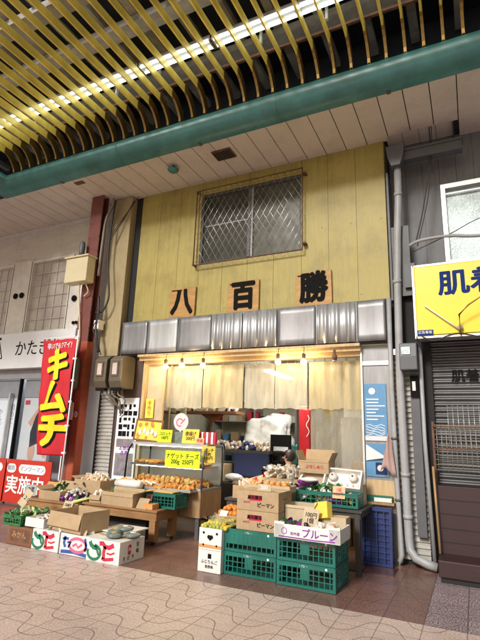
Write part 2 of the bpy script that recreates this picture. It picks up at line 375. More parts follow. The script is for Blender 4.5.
mat('dark_red_tile', (.075, .022, .018), .3, var=.2, dirt=.3)
structure('threshold_tiles', MB().box(-1.65, -1.28, 5.95, 6.3, -.01, .012).box(-1.272, -.93, 5.97, 6.32, -.01, .012), 'dark_red_tile')
mat('shop_floor', (.14, .10, .085), .5, dirt=.4)
sheet('shop_floor', MATS['shop_floor'], -5.9, -.6, 7.05, 10.9, 0)

# ------------------------------------------------------------------ arcade canopy
def canopy():
    c = thing('arcade_canopy', 'pale panelled soffit and dark roof of the shopping arcade, edged by a rounded teal beam', 'canopy', (-3, 5.5, 5.98))
    P = [(5.56, 5.975), (5.50, 5.975), (5.40, 6.0), (5.32, 6.06), (5.275, 6.14), (5.27, 6.20), (5.285, 6.27), (5.33, 6.32), (5.40, 6.345), (5.56, 6.35)]
    # beam along the street with a mitred return along the side passage
    mb = MB(); xs = []
    rows = []
    for (y, z) in P:
        o = y-5.56
        rows.append([mb.bm.verts.new(p) for p in ((3.5, y, z), (-2.2, y, z), (-8.15-o*1.0, y, z), (-8.15-o*1.0, 1.2, z))])
    for i in range(len(rows)-1):
        for k in range(3):
            f = mb.bm.faces.new((rows[i][k], rows[i][k+1], rows[i+1][k+1], rows[i+1][k])); f.smooth = True
    o = mb.build('teal_beam', 'teal', c)
    # joints of the beam
    for x in (-5.1, -2.2, .75):
        j = MB(); pts = [(y-.004 if y < 5.5 else y, z+(.004 if z > 6.2 else -.004)) for (y, z) in P]
        j.prism(pts, x, x+.012); j.build('beam_joint', 'teal', c)
    for x in (-6.6, -3.6, -.7):
        MB().box(x, x+.05, 5.50, 5.57, 5.965, 5.974).build('beam_clip', 'pipe_dark', c)
    # soffit panels with gaps
    mb = MB(); x = 3.06; k = 0
    while x > -12:
        nx = x-.325
        y1 = 6.88 if nx < -6.6 else (6.5 if nx > -.95 else 6.62)
        y0 = 5.555 if x > -8.13 else 1.2
        if nx > .05: y1 = 6.9
        mb.box(nx+.013, x, y0, y1, 5.98, 6.0); x = nx
    mb.build('soffit_panels', 'soffit', c)
    MB().box(-12, 3.3, 5.5, 7.1, 6.004, 6.02).build('soffit_backing', 'seam', c)
    # recessed panels over the gutter
    mb = MB()
    for i in range(4): mb.box(-.87+i*.235, -.87+i*.235+.228, 6.51, 6.89, 6.0015, 6.003)
    mb.build('recess_panels', 'soffit', c)
    MB().box(.055, .075, 6.5, 6.9, 5.95, 5.98).build('edge_strip', 'pipe_dark', c)
    MB().box(-12, -6.5, 6.84, 6.9, 5.90, 5.975).build('white_cornice', 'white_trim', c)
    # roof over the slats
    MB().box(-12, 3.5, 6.4, 6.45, 6.0, 7.7).build('back_board', 'navy', c)
    MB().box(-12, 3.5, 3.3, 6.45, 7.7, 7.75).build('roof_deck', 'navy', c)
    for y in (5.3, 4.25, 3.55): MB().box(-12, 3.5, y-.11, y+.11, 7.18, 7.3).build('roof_beam', 'beam_grey', c)
    mb = MB()
    for i in range(26): mb.box(-11.8+i*.6, -11.68+i*.6, 3.3, 6.3, 7.32, 7.42)
    mb.build('roof_purlins', 'beam_grey', c)
    for y, z in ((5.06, 6.80), (1.6, 6.80)): MB().box(-7.9, 3.5, y-.02, y+.02, z-.015, z+.025).build('slat_rail', 'rust', c)
    for x in (-6.8, -4.9, -4.05, -2.3, -1.35, .2): MB().box(x, x+.035, 4.92, 4.96, 6.86, 7.2).build('rail_hanger', 'white_trim', c)
    for x, y, n in ((-3.35, 5.92, 1),):
        v = MB().box(x-.17, x+.17, y-.13, y+.13, 5.955, 5.978).build('vent_cover', 'rust', c)
        g = MB()
        for i in range(7): g.box(x-.15+i*.045, x-.125+i*.045, y-.11, y+.11, 5.945, 5.954)
        g.build('vent_slats', 'dark_gap', v)
    MB().box(-6.38, -6.18, 5.63, 5.72, 5.965, 5.978).build('soffit_patch', 'rust', c)
canopy()
d = thing('smoke_detector', 'small round teal fitting on a stub under the pale soffit', 'detector', (-4.33, 5.9, 5.86))
MB().lathe([(.0, 0), (.06, .005), (.095, .035), (.1, .05), (.05, .06), (0.03, .08)], 16).build('dome', 'teal', d, local=True)
MB().lathe([(.03, .06), (.03, .115)], 10).build('stem', 'teal', d, local=True)

def slat():
    t = thing('arcade_baffle', 'yellow ceiling slat with a curved bronze end resting against the teal arcade beam', 'slat', (0, 5.37, 6.35), group='yellow slats of the arcade ceiling')
    h = .012
    MB().box(-h, h, -4.1, -.28, .28, .405).build('straight_blade', 'slat_yellow', t, local=True, bev=.002)
    inn = [(-.30, .285), (-.23, .265), (-.16, .215), (-.09, .135), (-.045, .06), (-.03, -.005)]
    out = [(.055, -.005), (.055, .06), (.03, .17), (-.04, .28), (-.14, .36), (-.30, .415)]
    mb = MB()
    A = inn; B = out[::-1]
    for i in range(len(A)-1):
        for sx in (-1, 1):
            x = sx*(h+.006); mb.quad((x,)+A[i], (x,)+A[i+1], (x,)+B[i+1], (x,)+B[i])
        mb.quad((-h-.006,)+A[i], (h+.006,)+A[i], (h+.006,)+A[i+1], (-h-.006,)+A[i+1])
        mb.quad((-h-.006,)+B[i], (h+.006,)+B[i], (h+.006,)+B[i+1], (-h-.006,)+B[i+1])
    x = h+.006; mb.quad((-x,)+A[-1], (x,)+A[-1], (x,)+B[-1], (-x,)+B[-1]); mb.quad((-x,)+A[0], (x,)+A[0], (x,)+B[0], (-x,)+B[0])
    bmesh.ops.remove_doubles(mb.bm, verts=mb.bm.verts, dist=1e-5)
    mb.build('curved_end', 'bronze', t, local=True)
    # tip bracket
    MB().box(-.012, .012, -.035, .035, -.05, .0).build('tip_bracket', 'black', t, local=True)
    return t
s0 = freeze(slat()); s0.location.x = 2.09
for i in range(1, 44):
    c = copy_tree(s0); c.location.x = 2.09-.2288*i+random.uniform(-.006, .006); c.location.z += random.uniform(-.008, .008); c.rotation_euler = (random.uniform(-.0015, .0015), random.uniform(-.02, .02), random.uniform(-.0015, .0015))
def fixture():
    t = thing('fluorescent_fixture', 'white twin tube fluorescent fitting above the yellow slats near the teal beam', 'light fitting', (0, 4.68, 6.86), group='lamp row above the slats')
    MB().box(-.62, .62, -.085, .085, .045, .10).build('housing', 'fixture', t, local=True)
    for y in (-.06, .06):
        MB().tube([(-.6, y, .02), (.6, y, .02)], .016, 8).build('tube', 'tube_glow', t, local=True)
    for x in (-.625, .6): MB().box(x, x+.025, -.085, .085, 0, .045).build('end_cap', 'fixture', t, local=True)
    return t
f0 = freeze(fixture()); f0.location.x = -7.35
for i in range(1, 8):
    c = copy_tree(f0); c.location.x = -7.35+1.27*i

# ------------------------------------------------------------------ greengrocer building
B = thing('shop_building', 'greengrocer shopfront with mustard yellow metal siding above an open counter', 'building', (-3.3, 6.6, 0))
def siding(x0, x1, y, z0, z1, pitch, gap=.005, deep=.02, pb=None):
    mb = MB(); x = x0
    while x < x1-.01:
        nx = min(x+pitch, x1); mb.box(x+gap/2, nx-gap/2, y, y+deep, z0, z1); x = nx
    mb.box(x0, x1, y+deep*.6, y+.14, z0, z1)
    return mb
def fixings(z, xs):
    for x in xs:
        MB().lathe([(.0, 0), (.007, .002), (.008, .005), (0, .007)], 8).build('fixing', 'mustard', B, local=True).matrix_local = Matrix.Translation(Vector((x, 6.6, z))-Vector(B.location)) @ Matrix.Rotation(math.pi/2, 4, 'X')
fixings(3.55, [-5.4+.453*i for i in range(10)]); fixings(5.85, [-5.4+.453*i for i in range(10)]); fixings(4.7, (-5.4, -4.95, -4.5, -1.9, -1.45, -1.0))
# four pieces round the window
siding(-5.5, -4.14, 6.6, 3.44, 6.02, .453).build('yellow_siding', 'mustard', B)
siding(-2.24, -.92, 6.6, 3.44, 6.02, .44).build('yellow_siding', 'mustard', B)
siding(-4.14, -2.24, 6.6, 3.44, 4.37, .475).build('yellow_siding', 'mustard', B)
siding(-4.14, -2.24, 6.6, 5.73, 6.02, .475).build('yellow_siding', 'mustard', B)
MB().box(-5.5, -.92, 6.585, 6.6, 3.42, 3.455).build('drip_edge', 'mustard', B)
w = MB().box(-4.14, -2.24, 6.62, 6.66, 4.37, 4.41).box(-4.14, -2.24, 6.62, 6.66, 5.69, 5.73).box(-4.14, -4.10, 6.62, 6.66, 4.41, 5.69).box(-2.28, -2.24, 6.62, 6.66, 4.41, 5.69).box(-3.21, -3.16, 6.61, 6.65, 4.41, 5.69).build('window', 'pipe_dark', B)
MB().box(-4.10, -3.21, 6.645, 6.655, 4.41, 5.69).build('pane', 'pane_dark', w)
MB().box(-3.16, -2.28, 6.66, 6.67, 4.41, 5.69).build('pane', 'pane_green', w)
MB().box(-3.16, -3.12, 6.63, 6.66, 4.41, 5.69).box(-4.06, -3.21, 6.636, 6.644, 5.10, 5.12).build('sash', 'pipe_grey', w)
# grille: crossed bars clipped to the frame
g = MB(); x0, x1, z0, z1 = -4.19, -2.19, 4.34, 5.77
for k in range(-14, 22):
    for s in (1, -1):
        a = x0+k*.125; p = []
        # line x = a + s*(z-z0)*.58
        za, zb = z0, z1
        f = lambda z: (a+(z-z0)*.58) if s == 1 else (a-(z-z0)*.58)+0
        pts = [(f(z), z) for z in [z0+(z1-z0)*i/60 for i in range(61)] if x0 <= f(z) <= x1]
        if len(pts) > 1:
            y = 6.50 if s == 1 else 6.506
            g.tube([(pts[0][0], y, pts[0][1]), (pts[-1][0], y, pts[-1][1])], .0035, 4)
gr = g.build('grille', 'steel_tube', w)
MB().tube([(x0, 6.5, z0), (x1, 6.5, z0), (x1, 6.5, z1), (x0, 6.5, z1), (x0, 6.5, z0)], .012, 6).tube([(x0+.06, 6.5, z0+.03), (x0+.06, 6.5, z1)], .006, 5).box(x0-.02, x0+.01, 6.5, 6.6, z0, z0+.03).box(x1-.01, x1+.05, 6.5, 6.6, z0+.1, z0+.13).box(x1-.01, x1+.05, 6.5, 6.6, z1-.1, z1-.07).box(x0-.02, x0+.01, 6.5, 6.6, z1-.03, z1).build('grille_frame', 'rust', w)
# metal fascia
fx = [-5.62, -5.04, -4.40, -3.74, -3.17, -2.58, -1.97, -1.38, -.97]
kinds = 'dsdwwswss'
for i in range(8):
    a, b = fx[i]+.008, fx[i+1]-.008; k = ['smooth_dark', 'smooth', 'smooth_dark', 'ribbed', 'ribbed', 'smooth_dark', 'ribbed', 'smooth_dark'][i]
    yb = 6.47; 
    if k == 'ribbed':
        n = 8; mb = MB()
        mb.surf(lambda u, v: (a+(b-a)*u, yb+.03*(1-v)*0+.014*math.sin(u*2*math.pi*3.2+v*1.2+i)+.006*math.sin(u*2*math.pi*7), 2.82+.59*v), 60, 2)
        mb.build('ribbed_panel', 'steel', B, solid=.002)
    else:
        mb = MB(); mb.surf(lambda u, v: (a+(b-a)*u, yb+.012*math.sin(math.pi*v)+.006*math.sin(u*5+i), 2.82+.59*v), 12, 6)
        mb.build('metal_panel', 'steel' if k == 'smooth' else 'steel_dark', B, solid=.002)
for x in fx[1:-1]: MB().box(x-.03, x+.03, 6.492, 6.505, 2.82, 3.41).build('fascia_post', 'steel_dark', B)
MB().box(-5.64, -.96, 6.505, 6.6, 2.80, 3.42).build('fascia_core', 'interior_dark', B)
MB().box(-5.2, -1.34, 6.46, 6.6, 2.76, 2.80).box(-5.2, -1.34, 6.52, 6.6, 2.70, 2.76).build('wood_rail', 'wood_pale', B)
MB().box(-5.12, -1.34, 6.60, 6.74, 2.64, 2.79).build('lintel', 'wood_pale', B)
# pane board right of the opening
MB().box(-1.335, -.955, 6.62, 6.66, 0, 2.78).build('side_panel', 'steel_dark', B)
MB().box(-1.36, -1.335, 6.58, 6.68, 0, 2.78).box(-.955, -.935, 6.58, 6.68, 0, 3.42).box(-1.335, -.955, 6.60, 6.62, 2.50, 2.56).build('side_panel_frame', 'alu', B)
MB().box(-1.33, -.96, 6.605, 6.62, .62, .98).build('side_panel_band', 'wood_pale', B)
# brown wall left of the opening
MB().box(-5.72, -5.14, 6.62, 6.68, 0, 2.80).build('brown_wall', 'brown_wall', B)
MB().box(-5.14, -5.09, 6.58, 6.66, 0, 2.72).box(-4.72, -4.69, 6.6, 6.64, 1.3, 2.68).build('door_posts', 'wood_pale', B)
MB().box(-5.09, -4.74, 6.66, 6.68, 1.4, 2.64).build('side_board', 'card_light', B)
MB().tube([(at(170, 400, 7.0).x, 7.0, 1.0), (at(170, 400, 7.0).x, 7.0, 2.9)], .018, 8).build('door_post', 'wood_pale', B)
# room
MB().box(-5.9, -.6, 10.5, 10.6, 0, 2.9).build('back_wall', 'interior', B)
MB().box(-6.0, -5.9, 6.68, 10.6, 0, 2.9).build('inner_wall', 'interior', B)
MB().box(-.7, -.6, 6.75, 10.6, 0, 2.9).build('inner_wall', 'interior', B)
MB().box(-6.0, -.6, 6.74, 10.6, 2.9, 3.0).build('room_ceiling', 'interior', B)
MB().box(-2.2, -.75, 9.0, 9.08, 0, 2.9).build('partition', 'interior', B)
MB().box(-6.0, -.6, 6.74, 10.6, 6.2, 6.3).box(-6.0, -5.9, 6.8, 10.6, 3.0, 6.2).box(-.94, -.9, 6.74, 10.6, 3.0, 6.2).build('upper_shell', 'interior_dark', B)

# wooden plaques
for ch, (px, py, sxx) in zip('八百勝', ((182, 303, 1), (243, 297, 1), (313.5, 289, 1))):
    p = at(px, py, 6.55); wd = .56 if ch != '八' else .52
    t = thing('name_plaque', {'八': 'leftmost square wooden plaque on the yellow wall with the black raised character 八', '百': 'middle wooden plaque below the barred window with the black raised character 百', '勝': 'rightmost wooden plaque on the yellow wall with the dense black character 勝'}[ch], 'sign', (p.x, 6.55, p.z), group='wooden name plaques over the fascia')
    t.rotation_euler = (rad(0), rad({'八': 1, '百': 0, '勝': -1}[ch]), 0)
    MB().box(-wd/2, wd/2, 0, .04, -.28, .28).build('board', 'plaque', t, local=True, bev=.004)
    text(ch, .50, 'black', t, (0, -.012, -.0), FRONT, 'character', bold=.042, sx=.9, ext=.006)
    MB().box(-wd/2+.03, -.02, -.004, 0, .225, .245).build('ink_line', 'black', t, local=True)

for x, z in ((-4.35, 5.45), (-2.05, 4.9)): pass
# bulbs
for i, (px, py) in enumerate(((165.5, 366.7), (181.7, 365.7), (203, 365.7), (278, 362), (303.7, 362))):
    p = at(px, py, 6.44)
    t = thing('hanging_bulb', ['leftmost glowing warm bulb under the wooden rail', 'second glowing warm bulb from the left under the rail', 'third glowing warm bulb from the left under the rail', 'fourth glowing warm bulb, above the reflection on the vinyl', 'rightmost glowing warm bulb on the rail'][i], 'light bulb', (p.x, 6.44, p.z), group='warm bulbs on the shop rail')
    MB().blob((0, 0, 0), .043, 2).build('globe', 'bulb_glow', t, local=True)
    MB().lathe([(.022, .035), (.028, .05), (.028, .12), (.01, .13)], 12).build('socket', 'rust', t, local=True)
    MB().tube([(0, 0, .125), (0, .02, 2.78-p.z)], .005, 6).build('wire', 'cable', t, local=True)
p = at(334.5, 356, 6.44); t = thing('empty_socket', 'bulb holder without a glowing bulb, right of the lit bulbs', 'light socket', (p.x, 6.44, p.z))
MB().lathe([(.035, -.06), (.04, .0), (.022, .03), (.02, .09)], 12).build('holder', 'rust', t, local=True)
MB().blob((0, 0, -.06), .03, 2).build('globe', 'steel_tube', t, local=True)

# vinyl curtains
def curtain(label, x0, x1, z0, z1, y, m, amp, waves, name='vinyl_curtain', n=80):
    mb = MB(); ph = random.random()*6
    def fn(u, v):
        hem = (.010*math.sin(u*waves*3+ph)+.006*math.sin(u*waves*9+ph))*(1-v)
        return (x0+(x1-x0)*u, y+amp*math.sin(u*waves*2*math.pi+ph+1.3*math.sin(u*7.1+ph*3))*(1.1-.5*v)*(.55+.45*math.sin(u*4.3+ph*2))+amp*.5*math.sin(u*waves*5.3+2*ph)+.006*math.sin(v*9+u*7), z0+hem+(z1-z0)*v)
    mb.surf(fn, n, 10)
    t = thing(name, label, 'curtain', ((x0+x1)/2, y, z0))
    mb.build('sheet', m, t)
    rb = MB(); k = int((x1-x0)/.16)+1
    for i in range(k): 
        xx = x0+(x1-x0)*(i+.5)/k; rb.tube([(xx, y-.015, z1-.01), (xx, y+.012, z1+.02), (xx, y+.012, z1+.045)], .004, 5)
    rb.build('hooks', 'steel_tube', t)
    return t
curtain('yellowed vinyl pelmet over the left end of the counter', -5.05, -4.05, 1.9, 2.62, 6.78, VIN3, .022, 6)
curtain('yellowed vinyl pelmet hanging between the third bulb and the middle', -4.03, -3.27, 1.91, 2.61, 6.76, VIN, .02, 4)
curtain('plain vinyl pelmet panel left of the bright reflection', -3.25, -2.73, 1.90, 2.60, 6.77, VIN3, .007, 3)
curtain('smooth shiny vinyl pelmet panel under the two right bulbs', -2.72, -2.20, 1.90, 2.60, 6.77, VIN3, .006, 2)
curtain('golden short vinyl pelmet before the long clear curtain', -2.17, -1.37, 1.90, 2.60, 6.76, VIN, .016, 5)
curtain('long clear vinyl curtain hanging down beside the right doorway panel', -2.17, -1.37, .75, 2.60, 6.80, VIN2, .03, 4)
solo('curtain_rod', MB().tube([(-5.08, 6.775, 2.66), (-1.37, 6.775, 2.655)], .011, 8), 'steel_tube', 'thin metal rod carrying the vinyl curtains', 'rod')
t = thing('ceiling_lamp', 'fluorescent fitting on the ceiling inside the shop', 'light fitting', (-3.18, 8.1, 2.62)); t.rotation_euler = (0, 0, math.pi/2)
MB().box(-.62, .62, -.07, .07, 0, .04).build('housing', 'fixture', t, local=True)
for y in (-.035, .035): MB().tube([(-.6, y, -.025), (.6, y, -.025)], .015, 8).build('tube', 'tube_glow_room', t, local=True)

# ------------------------------------------------------------------ pillar, pole and wiring left of the shop
t = thing('pillar_box', 'yellowish beige box pillar between the red steel column and the mustard siding', 'pillar', (-5.85, 6.6, 2.8))
MB().box(-6.10, -5.66, 6.46, 6.8, 2.80, 5.97).build('casing', 'pillar', t, bev=.008)
MB().box(-5.66, -5.505, 6.62, 6.8, 2.80, 5.97).build('dark_joint', 'dark_gap', t)
MB().box(-6.42, -6.105, 6.6, 6.8, 2.3, 5.97).build('grey_backing', 'white_trim', t)
t = thing('steel_column', 'brick red riveted steel column beside the kimchi banner', 'column', (-6.3, 6.35, 0))
MB().box(-6.46, -6.17, 6.21, 6.235, 0, 5.975).box(-6.46, -6.17, 6.345, 6.37, 0, 5.975).box(-6.33, -6.30, 6.235, 6.345, 0, 5.975).build('shaft', 'pole_red', t)
MB().box(-6.30, -6.165, 6.195, 6.21, 0, 3.05).box(-6.165, -6.155, 6.20, 6.37, 0, 3.05).build('orange_lit_side', 'pole_lit_orange', t, bev=.004)  # lower right side of the column; its lit look is painted in orange
mb = MB()
for i in range(9):
    for x in (-6.42, -6.18): mb.blob((x, 6.208, 3.3+i*.3), .014, 1)
mb.build('rivets', 'pole_red', t)
MB().box(-6.38, -6.30, 6.18, 6.195, 1.65, 1.95).build('paper_sticker', 'white_paint', t)
text('10', .14, 'print_white', t, (-6.26, 6.19, 1.74), FRONT, 'lettering', local=False, bold=.01)
t = thing('junction_box', 'cream electrical box high on the red steel column', 'electrical box', (-6.44, 6.0, 4.1))
MB().box(-6.70, -6.16, 5.98, 6.19, 4.14, 4.62).build('body', 'ebox', t, bev=.012)
MB().box(-6.73, -6.13, 5.95, 6.2, 4.62, 4.65).build('lid', 'ebox', t, bev=.006)
MB().tube([(-6.46, 6.1, 4.65), (-6.46, 6.1, 4.72)], .02).lathe([(.05, .0), (.055, .02), (.055, .24), (.03, .27)], 12, (-6.46, 6.1, 4.72)).build('sensor', 'pipe_dark', t)
t = thing('lamp_cover', 'oval brownish cover fixed to the orange part of the column beside the banner', 'fixture', (-6.2, 6.15, 2.2))
MB().lathe([(.02, 0), (.08, .05), (.09, .15), (.09, .45), (.07, .56), (.02, .6)], 12, (-6.30, 6.13, 2.15)).build('cover', 'meter', t)
MB().blob((-6.30, 6.035, 2.42), .018, 1).build('button', 'rust', t)
def cable(label, pts, r=.011, m='cable'):
    # smooth the path
    P = [Vector(p) for p in pts]; out = []
    for i in range(len(P)-1):
        a, b, c, d = P[max(i-1, 0)], P[i], P[i+1], P[min(i+2, len(P)-1)]
        for k in range(5):
            s = k/5; out.append(.5*((2*b)+(-a+c)*s+(2*a-5*b+4*c-d)*s*s+(-a+3*b-3*c+d)*s**3))
    out.append(P[-1])
    return solo('cable', MB().tube(out, r, 6), m, label, 'cable')
cable('thick grey cable curving down along the right edge of the red column', [(-5.98, 6.3, 5.9), (-6.0, 6.3, 5.75), (-6.10, 6.27, 5.45), (-6.11, 6.25, 4.9), (-6.12, 6.25, 4.3)], .028, 'cable_grey')
cable('black cable looping out from the column over the beige pillar', [(-5.93, 6.3, 5.85), (-5.98, 6.3, 5.3), (-5.98, 6.3, 4.7), (-5.90, 6.3, 4.2), (-5.86, 6.3, 3.85), (-5.97, 6.3, 3.62), (-6.12, 6.28, 3.6)], .018)
cable('black diagonal wire running from the soffit to the red column', [(-5.60, 6.45, 5.85), (-5.8, 6.38, 5.4), (-6.0, 6.3, 5.0)], .01)
cable('second thin diagonal wire below the soffit by the pillar', [(-5.50, 6.45, 5.92), (-5.7, 6.4, 5.6), (-5.98, 6.3, 5.1)], .008)
cable('pale conduit dropping from the cream box down the column', [(-6.40, 6.1, 4.14), (-6.42, 6.12, 3.95), (-6.38, 6.16, 3.5), (-6.34, 6.17, 3.15), (-6.36, 6.17, 2.8)], .014, 'ebox')
cable('pale wire hooking from the cream box round the column', [(-6.28, 6.1, 4.14), (-6.22, 6.14, 3.98), (-6.34, 6.16, 3.9)], .012, 'ebox')
cable('tangled black cable bundle above the brown meters', [(-6.08, 6.28, 3.9), (-6.03, 6.26, 3.6), (-6.06, 6.28, 3.35), (-6.0, 6.25, 3.1), (-5.96, 6.3, 2.85)], .024)
cable('thin black wire wound round the bundle above the meters', [(-6.1, 6.27, 3.7), (-5.98, 6.24, 3.5), (-6.1, 6.24, 3.3), (-5.97, 6.26, 3.05), (-5.9, 6.3, 2.8)], .01)
mb = MB().box(-6.12, -6.0, 6.27, 6.4, 3.28, 3.45); solo('switch_box', mb, 'cream', 'small cream switch box beside the black cable bundle', 'switch')
for i, x in enumerate((-5.80, -5.46)):
    t = thing('electric_meter', ['left brown electric meter under the beige pillar', 'right brown electric meter under the black joint of the pillar'][i], 'meter', (x, 6.42, 2.2), group='brown electric meters')
    mb = MB(); pr = [(-.15, .0), (-.20, .12), (-.20, .50), (-.10, .57), (.17, .57), (.17, .0)]
    mb.prism([(p[0], p[1]) for p in pr], -.14, .13, 'x'); mb.build('case', 'meter', t, local=True, bev=.02)
    MB().box(-.08, .07, -.212, -.2, .2, .46).build('window_frame', 'rust', t, local=True)
    MB().box(-.055, .045, -.218, -.212, .23, .43).build('glass', 'pane_beige', t, local=True)
    MB().box(-.11, .10, -.15, -.1, -.04, .0).build('terminal_cover', 'black', t, local=True)
for i in range(4):
    x = -5.86+.12*i
    cable('%s grey cable curving down out of the meters' % ['first', 'second', 'third', 'fourth'][i], [(x, 6.38, 2.2), (x+.03, 6.36, 2.1), (x+.12, 6.45, 2.0), (-5.60+.01*i, 6.58, 1.9-.05*i)], .014, 'cable_grey')
# louvre strip with slatted shutter between column and brown wall
t = thing('louver_shutter', 'narrow ribbed shutter strip below the brown meters', 'shutter', (-5.92, 6.66, 0))
mb = MB(); pts = []
n = 34
for i in range(n):
    z = .0+i*.066; pts += [(6.66, z), (6.635, z+.018), (6.635, z+.042), (6.66, z+.06)]
for i in range(len(pts)-1): mb.quad((-6.09, pts[i][0], pts[i][1]), (-5.75, pts[i][0], pts[i][1]), (-5.75, pts[i+1][0], pts[i+1][1]), (-6.09, pts[i+1][0], pts[i+1][1]))
mb.build('ribs', 'louver', t)
MB().box(-5.75, -5.725, 6.62, 6.68, 0, 2.75).box(-6.12, -6.09, 6.62, 6.68, 0, 2.75).box(-6.12, -5.72, 6.685, 6.70, 0, 2.8).build('frame', 'dark_gap', t)
# white brick strip behind the column
solo('white_pilaster', MB().box(-6.47, -6.12, 6.62, 6.8, 0, 2.75), 'white_paint', 'narrow white pilaster beside the orange column', 'pilaster')

# ------------------------------------------------------------------ left neighbour (salon)
S = thing('salon_building', 'beige clad building with white grid windows above a pale blue salon sign', 'building', (-9.5, 6.9, 0))
mb = MB()
for a, b, z0, z1 in ((-14, -6.2, 5.18, 6.0), (-14, -6.2, 3.40, 3.48)): mb.box(a, b, 6.9, 7.05, z0, z1)
for a, b in ((-7.48, -6.2), (-9.34, -8.76), (-14, -10.7)): mb.box(a, b, 6.9, 7.05, 3.48, 5.18)
mb.build('cladding', 'beige_wall', S)
MB().box(-9.36, -8.74, 6.86, 6.9, 3.45, 5.22).build('white_post', 'cream', S)
MB().box(-7.50, -6.9, 6.86, 6.9, 3.45, 4.75).build('white_post', 'cream', S)
for a, b in ((-8.76, -7.48), (-10.7, -9.34)):
    w = MB().box(a, a+.05, 6.86, 6.95, 3.48, 5.18).box(b-.05, b, 6.86, 6.95, 3.48, 5.18).box(a+.05, b-.05, 6.86, 6.95, 5.13, 5.18).box(a+.05, b-.05, 6.86, 6.95, 3.48, 3.53).build('window', 'cream', S)
    MB().box(a+.05, b-.05, 6.95, 6.96, 3.53, 5.13).build('pane', 'pane_beige', w)
    g = MB()
    for i in range(1, 5): g.box(a+.05+(b-a-.1)*i/5-.006, a+.05+(b-a-.1)*i/5+.006, 6.93, 6.948, 3.53, 5.13)
    for i in range(1, 6): g.box(a+.05, b-.05, 6.915, 6.929, 3.53+1.6*i/6-.005, 3.53+1.6*i/6+.005)
    g.build('grid', 'white_trim', w)
for p in ((-9.13, 4.38), (-8.93, 4.38), (-7.30, 4.15), (-7.24, 3.62), (-7.16, 3.62)):
    MB().lathe([(.0, 0), (.065 if p[1] > 4 else .035, .01), (.065 if p[1] > 4 else .035, .03), (.0, .035)], 14).build('wall_socket', 'black', S, local=True).matrix_local = Matrix.Translation(Vector((p[0], 6.855, p[1]))-Vector(S.location)) @ Matrix.Rotation(math.pi/2, 4, 'X')
MB().box(-14, -6.5, 7.4, 7.5, 0, 3.4).build('inner_wall', 'white_paint', S)
mat('salon_grey', (.30, .30, .33), .5)
MB().box(-12, -7.05, 6.9, 7.0, 2.50, 2.70).build('transom', 'salon_grey', S)
# glazed front
for x in (-8.60, -10.6): MB().box(x-.02, x+.02, 6.88, 6.95, 0, 2.5).build('black_mullion', 'black', S)
MB().box(-8.90, -8.86, 6.88, 6.95, 0, 2.2).build('door_handle_bar', 'alu', S)
MB().box(-7.60, -7.56, 6.88, 6.95, 0, 2.5).build('door_frame', 'alu', S)
MB().box(-7.14, -6.86, 6.84, 6.98, 0, 2.70).build('white_column', 'white_paint', S)
for a, b in ((-12, -8.62), (-8.58, -7.15)): MB().quad((a, 6.93, .05), (b, 6.93, .05), (b, 6.93, 2.49), (a, 6.93, 2.49)).build('shop_glass', DGLASS, S)
MB().box(-12, -7.15, 6.9, 7.0, 0, .05).build('sill', 'alu', S)
t = thing('salon_fill_lamp', 'added light fitting that brightens the salon behind its glass front', 'light fitting', (-8.8, 7.2, 2.62))  # lamp added to brighten the salon interior
MB().box(-1.2, 1.2, -.06, .06, 0, .04).build('housing', 'fixture', t, local=True); MB().tube([(-1.15, 0, -.02), (1.15, 0, -.02)], .016, 8).build('tube', 'tube_glow', t, local=True)
# sign
t = thing('salon_sign', 'pale blue white sign board with thin black kana and a triangle mark', 'sign', (-9, 6.78, 2.7))
MB().box(-12, -7.02, 6.72, 6.9, 2.70, 3.47).build('board', 'white_paint', t, bev=.006)
text('かたぎり', .36, 'print_black', t, (-8.02, 6.716, 3.10), FRONT, local=False, sx=.98)
mb = MB()
for a, b in (((-9.55, 2.93), (-9.25, 3.30)), ((-9.25, 3.30), (-9.10, 2.93)), ((-9.10, 2.93), (-9.55, 2.93))): ribbon(mb, [a, b], .025, 6.715)
disc(mb, -9.23, 3.37, .03, 6.715); mb.build('triangle_mark', 'print_black', t)
# posters behind the glass
t = thing('price_poster', 'tall white poster with faint vertical writing behind the salon glass', 'poster', (-9.6, 6.99, .8))
MB().box(-10.5, -8.64, 6.985, 6.99, .05, 2.10).build('lower_sheet', 'poster_white', t)
MB().box(-10.5, -8.64, 6.985, 6.99, 2.11, 2.49).build('grey_strip', 'salon_grey', t)
MB().box(-10.4, -8.70, 6.981, 6.984, .85, 2.05).build('sheet', 'white_paint', t)
for i, (s, x, z) in enumerate((('から変', -9.22, 1.65), ('初めて', -8.86, 1.75), ('またく', -9.6, 1.6), ('整体', -10.0, 1.7))):
    text('\n'.join(s), .15, 'salon_grey', t, (x, 6.978, z), FRONT, local=False, ls=.95)
MB().box(-8.55, -7.62, 6.985, 6.99, 2.12, 2.49).build('grey_panel', 'salon_grey', t)
t = thing('photo_poster', 'large photo poster of a figure in a black dress behind the banner', 'poster', (-8, 6.99, .8))
MB().box(-8.52, -7.62, 6.985, 6.99, .82, 2.10).build('sheet', 'poster_white', t)
mb = MB(); ribbon(mb, [(-8.28, 1.55), (-8.12, 1.75), (-7.95, 1.95)], .12, 6.982); disc(mb, -8.13, 1.02, .10, 6.981, sz=1.9); disc(mb, -7.75, 1.08, .09, 6.981, sz=1.9); mb.build('limbs', 'skin', t)
mb = MB(); mb.bm.faces.new([mb.bm.verts.new((x, 6.979, z)) for x, z in ((-8.2, 1.1), (-8.22, 1.4), (-8.12, 1.72), (-7.95, 1.98), (-7.72, 1.98), (-7.64, 1.6), (-7.66, 1.15), (-7.9, 1.22))]); mb.build('black_dress', 'dress', t)
MB().box(-8.48, -8.34, 6.980, 6.983, 1.96, 2.05).build('red_stamp', 'print_red', t)
